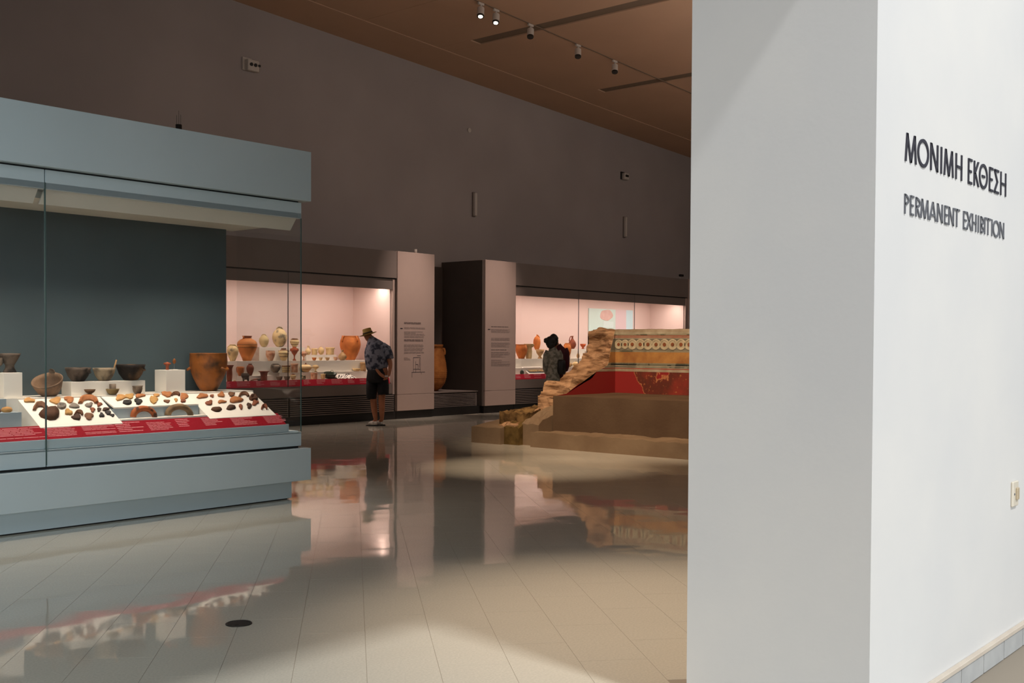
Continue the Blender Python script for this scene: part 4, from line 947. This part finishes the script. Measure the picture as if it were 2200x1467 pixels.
F_ORG = mat('fresco_orange', 'b58040', '96602e', 5, .85, .1, 30); F_DARK = mat('fresco_dark_worn', '6f6a55', '2f2f26', 5, .85, thr=(.48, .54)); F_ROSE = mat('fresco_rosette_pale', 'c4b493', 'a89878', 12, .8); F_RC = mat('fresco_rosette_rust', '8c4a24', '70401f', 20, .8)
F_FIELD = mat('fresco_field_grey', '7d7460', '676050', 7, .85)
bands = [(1.670, 1.628, F_CREAM), (1.628, 1.600, F_WHITE), (1.600, 1.578, F_GREY), (1.578, 1.566, F_REDL), (1.566, 1.556, F_CREAM), (1.556, 1.546, F_REDL), (1.546, 1.530, F_CREAM), (1.530, 1.355, F_FIELD),
         (1.355, 1.327, F_GREY), (1.327, 1.165, F_ORG), (1.165, 1.150, F_GREY), (1.150, 1.122, F_DARK), (1.122, 1.108, F_WHITE), (1.108, 1.096, F_DARK), (1.096, 1.086, F_WHITE), (1.086, 1.072, F_REDL), (1.072, 1.032, F_CREAM), (1.032, .600, FRED)]
# inner edge of the break on the side wall plane (pixels -> wall plane), top to bottom
inn = [(1321.5, 707), (1316, 734), (1311.5, 753), (1309, 772), (1306, 784), (1293, 792), (1277.5, 800.5), (1270, 815), (1245, 823), (1222, 842), (1212, 849)]
out_ = [(1264, 712), (1266, 737), (1262, 755), (1257, 769), (1240, 783), (1226, 793), (1212, 806), (1192, 816), (1172, 825), (1165, 840), (1156, 850)]
INN = [at(x, y, 1, YK) for x, y in inn]; OUT = [at(x, y, 1, YK+TH) for x, y in out_]
for p in INN: p.x = min(p.x, XB)
INN[0].z = 1.672; OUT[0].z = 1.66
def edge_x(z):                          # where the break meets the painted side wall at height z
    for a, b in zip(INN, INN[1:]):
        if b.z <= z <= a.z: return b.x+(a.x-b.x)*(z-b.z)/max(1e-6, a.z-b.z)
    return INN[0].x if z > INN[0].z else XF
nmap = {id(FRED): 'red_field', id(F_ORG): 'orange_band', id(F_FIELD): 'rosette_field', id(F_REDL): 'red_line', id(F_GREY): 'grey_band', id(F_DARK): 'dark_band', id(F_CREAM): 'cream_band', id(F_WHITE): 'pale_band'}
for zt_, zb_, mt in bands:
    pr = .004 if mt in (FRED, F_FIELD) else .006
    obj(nmap[id(mt)], bx(XB-pr, XB+.004, YE, YK, zb_, zt_), mt, fr)
    bm = bmesh.new(); n = max(1, int((zt_-zb_)/.03)); pts = []
    for i in range(n+1):
        z = zt_+(zb_-zt_)*i/n; pts.append((min(edge_x(z)+.0, XB), z))
    if max(XB-p[0] for p in pts) > .01:
        poly = [(XB, YK, zb_), (XB, YK, zt_)]+[(x, YK, z) for x, z in pts]
        poly = [p for i, p in enumerate(poly) if i == 0 or (Vector(p)-Vector(poly[i-1])).length > 1e-4]
        prism(bm, poly, (0, -pr, 0)); bmesh.ops.triangulate(bm, faces=bm.faces); obj(nmap[id(mt)], bm, mt, fr)
    else: bm.free()
# rosettes
for px in (1329, 1343, 1358.5, 1375.5, 1392, 1409.5, 1427.5, 1445, 1463, 1481, 1499, 1517):
    c = at(px, 738, 0, XB-.006); r = .084 if px > 1350 else .074; c.z = 1.442
    bm = bmesh.new()
    for rr, hh in ((1, .86),): lathe(bm, [(1, 0), (.94, 1), (.72, 1), (.68, .2)], (0, 0, 0), r, .006, 24)
    bmesh.ops.rotate(bm, verts=bm.verts, matrix=Matrix.Rotation(-pi/2, 3, 'Y')); bmesh.ops.translate(bm, verts=bm.verts, vec=c)
    ro = obj('rosette', bm, F_ROSE, fr)
    bm = bmesh.new(); lathe(bm, [(1, 0), (.9, 1), (.3, 1)], (0, 0, 0), r*.36, .006, 16); bmesh.ops.rotate(bm, verts=bm.verts, matrix=Matrix.Rotation(-pi/2, 3, 'Y')); bmesh.ops.translate(bm, verts=bm.verts, vec=c); obj('rosette_centre', bm, F_RC, ro)
# broken face: loft between inner and outer edges, then a solid down to the floor
bm = bmesh.new(); NS, NT = 60, 12; rows = []
def lerp(L_, t):
    f = t*(len(L_)-1); i = min(int(f), len(L_)-2); return L_[i].lerp(L_[i+1], f-i)
for i in range(NS+1):
    t = i/NS; a, b = lerp(INN, t), lerp(OUT, t); row = []
    for j in range(NT+1):
        u = j/NT; p = a.lerp(b, u); w = (1 if 0 < j else .0)
        n1 = nz((p.x, p.y, p.z*2.4), 3.2, .13)+nz((p.x*.8, p.y, p.z*2.2), 6, .07)+nz((p.x, p.y, p.z*2.5), 18, .03)
        p = p+Vector((-.75, 0, .6))*n1*w
        if p.x > XB+.05 : pass
        row.append(bm.verts.new(p))
    rows.append(row)
for i in range(NS):
    for j in range(NT): bm.faces.new((rows[i][j], rows[i+1][j], rows[i+1][j+1], rows[i][j+1]))
bott = []
xe = [(r[0].co.x, r[-1].co.x) for r in rows]
lo0 = [bm.verts.new((r[0].co.x, YK, 0)) for r in rows]; lo1 = [bm.verts.new((r[-1].co.x+.0, r[-1].co.y, 0)) for r in rows]
for i in range(NS):
    bm.faces.new((rows[i][0], rows[i+1][0], lo0[i+1], lo0[i])); bm.faces.new((rows[i][-1], rows[i+1][-1], lo1[i+1], lo1[i]))
bm.faces.new([rows[-1][j] for j in range(NT+1)]+[lo1[-1], lo0[-1]])
bm.faces.new([rows[0][j] for j in range(NT+1)]+[lo1[0], lo0[0]])
obj('broken_edge', bm, ROCK, fr)
# top cap between the break and the back wall
roughbox('wall_top', XB+.001, XB+.5, YE, YK+TH*.95, 1.6, 1.672, PLAS2, .012, 6, 60, 5)
# lower rubble running down to the floor
roughbox('rubble_foot', 12.2, 13.1, YK+.02, YK+TH, 0, .5, ROCK, .07, 14, 10, 4, lambda x, y: .30+.62*max(0, x-12.25))
roughbox('rubble_foot', 11.95, 12.6, YK+.35, YK+TH+.25, 0, .4, ROCK, .05, 12, 8, 5, lambda x, y: .27+.20*max(0, x-11.95))

# ------------------------------------------------------------------ things on ceiling and upper wall
WPL = mat('off_white_plastic', 'c4bab0', None, rough=.5); BPL = mat('black_plastic', '141312', None, rough=.4)
LENS = mat('lit_lamp_lens', 'fff1d8', None, emit=14)
ys_t = 12.85
SPT = [(1032, 5, True, 'lit white ceiling spotlight at the top edge, leftmost on the track'), (1066, 20, True, 'lit white ceiling spotlight second from left on the track'),
       (1140, 50, False, 'unlit white ceiling spotlight beside the first dark ceiling slot'), (1242, 94, False, 'unlit white ceiling spotlight second from right on the track'), (1321, 128, False, 'unlit white ceiling spotlight rightmost on the track')]
for px, py, lit, lab in SPT:
    x = 14.32 if px == 1032 else at(px, py, 1, ys_t).x; z = ceilz(x)
    t = thing('ceiling_spotlight', lab, 'spotlight', (x, ys_t, z-.26), 'spotlights on the ceiling track')
    obj('adapter', bx(x-.07, x+.07, ys_t-.02, ys_t+.02, z-.05, z-.01, bev=.004), WPL, t)
    bm = bmesh.new(); tube(bm, [(x, ys_t, z-.04), (x, ys_t, z-.12)], .012, 8); obj('stem', bm, WPL, t)
    d = Vector((-.35, -.25, -1)).normalized(); c = Vector((x, ys_t, z-.11)); bm = bmesh.new()
    tube(bm, [c, c+d*.15], [.062, .062], 20); obj('lamp_head', bm, WPL, t)
    bm = bmesh.new(); tube(bm, [c+d*.15, c+d*.175], [.063, .06], 20); rg = obj('lens_ring', bm, BPL, t)
    bm = bmesh.new(); tube(bm, [c+d*.174, c+d*.178], [.04, .038], 16); obj('lens', bm, LENS if lit else BPL, t)
bm = bmesh.new(); x0, x1 = 12.5, 26
prism(bm, [(x0, ys_t-.012, ceilz(x0)-.012), (x0, ys_t+.012, ceilz(x0)-.012), (x0, ys_t+.012, ceilz(x0)), (x0, ys_t-.012, ceilz(x0))], (x1-x0, 0, ceilz(x1)-ceilz(x0)))
tag(obj('lamp_track', bm, TRACKC), 'thin dark lamp track running across the ceiling', 'track')
def sensor(px, py, label, w=.22, h=.2, eyes=2, arm=False):
    c = at(px, py, 1, YW-.1)
    t = thing('wall_emergency_lamp', label, 'lamp', (c.x, YW, c.z-h/2), 'twin-eyed boxes high on the far wall')
    obj('housing', bx(c.x-w/2, c.x+w/2, YW-.12, YW-.02, c.z-h/2, c.z+h/2, bev=.012), WPL, t)
    obj('wall_plate', bx(c.x-w*.7, c.x+w*.1, YW-.03, YW, c.z-h*.45, c.z+h*.7, bev=.004), WPL if not arm else BPL, t)
    for k in range(eyes):
        xx = c.x-w*.22+k*w*.36; bm = bmesh.new(); tube(bm, [(xx, YW-.135, c.z+.01), (xx, YW-.11, c.z+.01)], .032, 14); obj('eye', bm, BPL, t)
    if not arm: obj('side_light', bx(c.x+w*.38, c.x+w*.55, YW-.14, YW-.1, c.z-.005, c.z+.03), BPL, t)
sensor(544, 141, 'white twin-eyed box high on the far wall above the near case', .25, .2)
sensor(1346, 379, 'small twin-eyed box with dark bracket high on the far wall at right', .2, .17, 2, True)
c = at(1007, 280, 1, YW); bm = bmesh.new(); tube(bm, [(c.x, YW-.03, c.z), (c.x, YW, c.z)], .05, 18)
tag(obj('wall_detector', bm, WPL), 'small round pale detector in the middle of the far wall', 'detector')
for px, lab in ((1020, 'slim vertical grey bar lamp on the far wall above the niche'), (1343, 'slim vertical grey bar lamp on the far wall above the second lit case')):
    y0, y1 = (415, 464) if px == 1020 else (467, 509)
    a, b = at(px, y0, 1, YW-.04), at(px, y1, 1, YW-.04)
    t = thing('wall_bar_lamp', lab, 'lamp', (a.x, YW, b.z), 'slim bar lamps on the far wall')
    obj('diffuser', bx(a.x-.035, a.x+.035, YW-.09, YW-.02, b.z, a.z, bev=.008), WPL, t); obj('back_channel', bx(a.x-.05, a.x+.03, YW-.03, YW, b.z-.02, a.z+.02), FARC, t)
# small camera and small post on top of the far cases
c = at(1461, 596, 1, 15.5); zt = 3.208
t = thing('security_camera', 'tiny dark camera on a foot on top of the second lit case', 'camera', (c.x, 15.5, zt))
bm = bmesh.new(); tube(bm, [(c.x, 15.5, zt), (c.x, 15.5, zt+.10)], .012, 8); obj('post', bm, WPL, t)
obj('camera_body', bx(c.x-.04, c.x+.1, 15.44, 15.52, zt+.09, zt+.15, bev=.01), BPL, t)
c = at(893, 540, 1, 15.4); bm = bmesh.new(); tube(bm, [(c.x, 15.4, 3.214), (c.x, 15.4, 3.31)], .03, 10); tag(obj('sensor_post', bm, WPL, None, True), 'tiny grey sensor post on top of the plan text panel', 'sensor')

# ------------------------------------------------------------------ people
def jn(px, py, depth, dv=0.0):
    d = ray(px, py); return CAM+d*((depth+dv)/d.dot(FW))
def skin(name, nodes, edges, mt, parent, root=0, sub=2, thick=None):
    off = wloc(parent); me = bpy.data.meshes.new(name); keys = list(nodes); ix = {k: i for i, k in enumerate(keys)}
    me.from_pydata([nodes[k][0]-off for k in keys], [(ix[a], ix[b]) for a, b in edges], []); me.materials.append(mt)
    o = bpy.data.objects.new(name, me); COL.objects.link(o); o.parent = parent
    md = o.modifiers.new('skin', 'SKIN'); md.use_smooth_shade = True
    if not me.skin_vertices: me.attributes.new  # created with the modifier
    for i, k in enumerate(keys):
        r = nodes[k][1]; me.skin_vertices[0].data[i].radius = r if isinstance(r, tuple) else (r, r); me.skin_vertices[0].data[i].use_root = (i == root)
    s = o.modifiers.new('sub', 'SUBSURF'); s.levels = sub; s.render_levels = sub
    return o
def chain(*k): return list(zip(k, k[1:]))
def loft(bm, secs, side, seg=20, cap=True):
    """secs: (centre, half width along side, half depth); rings stay square to the path"""
    rings = []; n = len(secs); side = Vector(side)
    for i, (c, a, b) in enumerate(secs):
        d = (secs[min(i+1, n-1)][0]-secs[max(i-1, 0)][0]).normalized()
        u = (side-d*side.dot(d)).normalized(); v = d.cross(u)
        rings.append([bm.verts.new(c+u*a*cos(2*pi*k/seg)*(1+.015*sin(k*5+i*2))+v*b*sin(2*pi*k/seg)) for k in range(seg)])
    for r, s in zip(rings, rings[1:]):
        for k in range(seg): bm.faces.new((r[k], r[(k+1) % seg], s[(k+1) % seg], s[k]))
    if cap: bm.faces.new(rings[0][::-1]); bm.faces.new(rings[-1])
SKIN = mat('sunned_skin', 'a5694a', '98603f', 14, .55); SHIRT = mat('blue_patterned_shirt', '7a7d8c', '2c3244', 13, .85, thr=(.47, .58), detail=3)
SHORT = mat('black_shorts_cloth', '0e0e12', '14141a', 20, .9); HATM = mat('straw_hat', 'a88a48', '94783c', 60, .9); SHOE = mat('pale_shoe', 'd8d2ca', 'a39a92', 20, .7); SOLE = mat('dark_sole', '191614', None, rough=.8)
HAIRG = mat('grey_hair', '8d8278', '6e645c', 40, .8); HAIRB = mat('black_hair', '120d0b', '1f1613', 30, .6); DRESS = mat('grey_print_dress', '989284', '6d695c', 18, .9, thr=(.42, .58)); MAROON = mat('maroon_blouse', '4a1420', '3d101a', 10, .9)
BAG = mat('black_leather', '0d0b0b', None, rough=.5); PANT = mat('dark_trousers', '17161a', None, rough=.9); BAND = mat('hat_band_dark', '3a2c1a', None, rough=.8)
# man: stands at 13.06, 14.18
fm = (Vector((13.06, 14.18, 0))-CAM).dot(FW)
def m_(x, y, dv=0): return jn(640+x/5.642, 680+y/5.642, fm, dv)
man = thing('person', 'person in straw hat, patterned shirt and black shorts bending to the lit case, hands behind', 'person', (13.06, 14.18, 0), None)
N = {'pel': (m_(985, 640), .13), 'waist': (m_(975, 560, .02), .13), 'chest': (m_(950, 430, .04), .11), 'neck0': (m_(905, 325, .10), .07), 'neck': (m_(878, 292, .12), .05), 'head': (m_(855, 248, .12), (.082, .09)), 'crown': (m_(852, 205, .12), .075),
     'nose': (m_(812, 258, .14), .014),
     'shl': (m_(882, 395, .07), .05), 'ell': (m_(888, 560, -.06), .042), 'wrl': (m_(990, 690, -.16), .028), 'hnl': (m_(1030, 725, -.17), .030),
     'shr': (m_(1066, 405, -.02), .05), 'elr': (m_(1122, 570, -.05), .042), 'wrr': (m_(1108, 690, -.14), .028), 'hnr': (m_(1095, 735, -.17), .030),
     'hipl': (m_(925, 720, .04), .10), 'knl': (m_(915, 1010, .03), .062), 'cal': (m_(925, 1120, .0), .058), 'anl': (m_(945, 1262, 0), .036), 'tol': (m_(875, 1302, .02), .03),
     'hipr': (m_(1030, 720, -.04), .10), 'knr': (m_(1015, 1000, -.02), .062), 'car': (m_(1018, 1110, -.04), .058), 'anr': (m_(1018, 1255, .06), .036), 'tor': (m_(965, 1295, .08), .03)}
E = chain('pel', 'waist', 'chest', 'neck0', 'neck', 'head', 'crown')+[('head', 'nose')]+chain('chest', 'shl', 'ell', 'wrl', 'hnl')+chain('chest', 'shr', 'elr', 'wrr', 'hnr')+chain('pel', 'hipl', 'knl', 'cal', 'anl', 'tol')+chain('pel', 'hipr', 'knr', 'car', 'anr', 'tor')
for side, h0, dd in (('l', N['hnl'][0], 1), ('r', N['hnr'][0], -1)):
    for q, (du, dz_, ln) in enumerate(((.3, -.9, .055), (.5, -.75, .065), (.7, -.6, .068), (.9, -.4, .06), (.2, .3, .05))):
        k1, k2 = 'f%s%da' % (side, q), 'f%s%db' % (side, q)
        v = (UX*du*dd+Vector((0, 0, dz_*.6))).normalized(); w_ = Vector((0, 0, .012*(1.5-q)))
        N[k1] = (h0+v*(.02+ln*.5)+w_, .010); N[k2] = (h0+v*(.02+ln)+w_+UX*dd*.01, .008); E += chain('hn'+side, k1, k2)
skin('body', N, E, SKIN, man)
kk = .00815/5.642
bm = bmesh.new()
def sec(x0, x1, y, dp, dv=0): return (m_((x0+x1)/2, y, dv), (x1-x0)/2*kk, dp)
loft(bm, [sec(845, 1092, 642, .15), sec(825, 1094, 600, .16), sec(812, 1092, 540, .17, .01), sec(806, 1090, 470, .175, .02), sec(806, 1078, 410, .17, .04), sec(812, 1045, 355, .15, .06), sec(826, 985, 310, .115, .08), sec(842, 945, 278, .08, .1), sec(850, 925, 268, .06, .11)], UX, 28)
loft(bm, [(m_(885, 350, .08), .07, .07), (m_(868, 400, .08), .085, .085), (m_(872, 460, .03), .082, .08), (m_(880, 508, -.03), .078, .075)], UX, 16)
loft(bm, [(m_(1020, 350, .0), .07, .07), (m_(1072, 400, -.02), .088, .085), (m_(1098, 455, -.03), .08, .08), (m_(1112, 512, -.04), .075, .072)], UX, 16)
obj('shirt', bm, SHIRT, man, True)
bm = bmesh.new()
loft(bm, [sec(850, 1086, 620, .14), sec(836, 1094, 690, .165), sec(830, 1098, 760, .165), sec(832, 1098, 800, .15)], UX, 26)
loft(bm, [(m_(900, 770, .01), .10, .13), (m_(895, 860, .02), .098, .12), (m_(893, 930, .02), .094, .11), (m_(893, 990, .03), .09, .105)], UX, 20)
loft(bm, [(m_(1030, 770, -.01), .10, .13), (m_(1033, 860, -.02), .102, .12), (m_(1035, 910, -.02), .10, .11), (m_(1036, 946, -.02), .098, .105)], UX, 20)
obj('shorts', bm, SHORT, man, True)
skin('hair', {'a': (m_(885, 240, .08), .06), 'b': (m_(898, 262, .08), .045)}, [('a', 'b')], HAIRG, man)
c = m_(850, 214, .12); ht = Matrix.Rotation(radians(14), 3, Vector((-UX.y, UX.x, 0)))*1
ht = Matrix.Rotation(radians(16), 3, Vector((UX.y, -UX.x, 0)))
bm = bmesh.new(); lathe(bm, [(.55, -.12), (1, 0), (1.02, .06), (.62, .10), (.56, .12), (.5, .9), (.42, 1), (.2, 1.02)], c, .155, .105, 28, 0, ht); hat = obj('hat', bm, HATM, man, True)
bm = bmesh.new(); lathe(bm, [(.585, .12), (.58, .36), (.55, .36), (.55, .12)], c, .155, .105, 28, 0, ht); obj('hat_band', bm, BAND, hat, True)
for nme, a, b, dv in (('shoe', (960, 1288), (850, 1308), 0), ('shoe', (1018, 1280), (950, 1300), .07)):
    p, q = m_(*a, dv), m_(*b, dv); p.z = .055; q.z = .04
    sh = skin(nme, {'h': (p+UX*.02, .045), 'm': (p.lerp(q, .5), .045), 't': (q, .036)}, chain('h', 'm', 't'), SHOE, man)
    bm = bmesh.new(); tube(bm, [Vector((p.x, p.y, .012))+UX*.06, Vector((q.x, q.y, .012))-UX*.03], [.04, .045], 10)
    for v in bm.verts: v.co.z = max(0, min(.02, v.co.z))
    obj('sole', bm, SOLE, sh)
c = m_(1068, 722, -.22); t = obj('phone', bx(c.x-.03, c.x+.045, c.y-.01, c.y+.0, c.z-.012, c.z+.012, bev=.003), mat('pale_phone', 'b9bcc0', None, rough=.3))
tag(t, 'small pale phone held behind the back of the man in the hat', 'phone')
# two women near the second case
fw_ = (Vector((16.6, 13.6, 0))-CAM).dot(FW)
def w_(x, y, dv=0): return jn(1100+x/5.238, 600+y/5.238, fw_, dv)
def woman(label, cx, dv, headc, hr, top, mt, low, mtl, sh_w, shoulder_y, bunc=None, lower_y=1640):
    g = w_(cx, 1500, dv); base = Vector((g.x, g.y, 0))
    t = thing('person', label, 'person', base, 'two women at the second lit case'); X = cx
    def q(x, y, d=0): return w_(x, y, dv+d)
    zf_ = lambda z: (q(X, 700).z-z)
    k = mpp(base+Vector((0, 0, 1)))/5.238   # metres per crop pixel
    def P(dx, z, d=0): b = q(X+dx, 900, d); return Vector((b.x, b.y, z))
    hz = q(*headc).z; hx = headc[0]-cx
    N = {'pel': (P(0, hz-.66), (.12, .10)), 'waist': (P(0, hz-.50), (.10, .085)), 'chest': (P(0, hz-.28), (.12, .10)), 'nk': (P(hx*.5, hz-.12), .05), 'hd': (P(hx, hz-.01, .02), (.078, .088)), 'cr': (P(hx, hz+.05, .02), .07),
         'nose': (P(hx-3, hz-.02, .12), .012),
         'sl': (P(-sh_w*.8, hz-.19), .05), 'el': (P(-sh_w*.95, hz-.47, -.02), .036), 'wl': (P(-sh_w*.7, hz-.62, .16), .025), 'fl': (P(-sh_w*.6, hz-.62, .24), .022),
         'sr': (P(sh_w*.8, hz-.19), .05), 'er': (P(sh_w*.95, hz-.47, -.02), .036), 'wr': (P(sh_w*.7, hz-.62, .16), .025), 'fr': (P(sh_w*.6, hz-.62, .24), .022),
         'hl': (P(-18, hz-.8), .08), 'kl': (P(-18, .45), .05), 'cl': (P(-18, .32, -.02), .048), 'al': (P(-18, .09), .032), 'tl': (P(-20, .03, .14), .028),
         'hr': (P(18, hz-.8), .08), 'kr': (P(18, .45), .05), 'clr': (P(18, .32, -.02), .048), 'ar': (P(18, .09), .032), 'tr': (P(20, .03, .14), .028)}
    skin('body', N, chain('pel', 'waist', 'chest', 'nk', 'hd', 'cr')+[('hd', 'nose')]+chain('chest', 'sl', 'el', 'wl', 'fl')+chain('chest', 'sr', 'er', 'wr', 'fr')+chain('pel', 'hl', 'kl', 'cl', 'al', 'tl')+chain('pel', 'hr', 'kr', 'clr', 'ar', 'tr'), SKIN, t)
    W_ = sh_w*k; bm = bmesh.new()
    S = [(P(hx*.4, hz-.09), .065, .06), (P(hx*.2, hz-.13), W_*.62, .08), (P(0, hz-.18), W_*.95, .10), (P(0, hz-.28), W_*1.02, .12), (P(0, hz-.42), W_*.92, .12), (P(0, hz-.54), W_*.88, .12)]
    if low == 'dress': S += [(P(0, hz-.68), W_*1.06, .15), (P(2, hz-.85), W_*1.1, .16), (P(2, .55), W_*1.08, .16), (P(0, .38), W_*1.1, .165)]
    else: S += [(P(0, hz-.66), W_*1.0, .14), (P(0, hz-.74), W_*1.02, .145)]
    loft(bm, S, UX, 26)
    for s_ in (-1, 1):
        loft(bm, [(P(s_*sh_w*.7, hz-.15), .06, .06), (P(s_*sh_w*.95, hz-.24), .07, .07), (P(s_*sh_w*1.08, hz-.36, -.01), .062, .062), (P(s_*sh_w*1.1, hz-.50, -.01), .055, .056), (P(s_*sh_w*.95, hz-.58, .08), .045, .045)], UX, 14)
    obj(top, bm, mt, t, True)
    if low != 'dress':
        bm = bmesh.new(); loft(bm, [(P(0, hz-.7), W_*.92, .13), (P(0, hz-.85), W_*.98, .14)], UX, 20)
        for s_ in (-1, 1): loft(bm, [(P(19*s_, hz-.78), .10, .13), (P(19*s_, .5), .08, .09), (P(18*s_, .08), .075, .085)], UX, 16)
        obj('trousers', bm, mtl, t, True)
    bm = bmesh.new()
    def blob(c, rx, rz, amp):
        r = bmesh.ops.create_icosphere(bm, subdivisions=3, radius=1)
        for v in r['verts']:
            f = 1+noise.noise(v.co*3.5+c)*amp; v.co = c+Vector((v.co.x*rx*f, v.co.y*rx*f, v.co.z*rz*f))
    blob(P(hx+1, hz+.025, -.015), .095, .112, .2); blob(P(hx+3, hz-.035, -.035), .078, .075, .2)
    if bunc: blob(q(*bunc, -.05), .055, .055, .2)
    obj('hair', bm, HAIRB, t, True)
    for s in (-1, 1):
        skin('shoe', {'h': (P(18*s, .035), .034), 't': (P(20*s, .03, .14), .03)}, [('h', 't')], BAG, t)
    return t, P, hz
wB = woman('woman in a maroon blouse with curly black hair facing the second lit case', 548, .34, (466, 692), 1, 'blouse', MAROON, 'trousers', PANT, 62, 800)
wA = woman('woman in a grey patterned dress with pinned black hair, back to us', 462, 0, (432, 718), 1, 'dress', DRESS, 'dress', None, 76, 800, (388, 690))
tA, PA, hzA = wA
c = w_(548, 960, -.06)
t = thing('handbag', 'black shoulder bag hanging at the right side of the woman in the grey dress', 'bag', c-Vector((0, 0, .19)))
bm = bmesh.new(); box(bm, c.x-.06, c.x+.07, c.y-.09, c.y+.09, c.z-.19, c.z+.10, bev=.03); obj('pouch', bm, BAG, t, True)
bm = bmesh.new(); s = w_(505, 795, -.03); tube(bm, [c+Vector((0, 0, .08))-UX*.05, s.lerp(c, .45)-UX*.0+Vector((0, 0, .05)), s+Vector((0, 0, .0)), s+FW*.08, c+FW*.1+Vector((0, 0, .1))], .011, 6); obj('strap', bm, BAG, t)
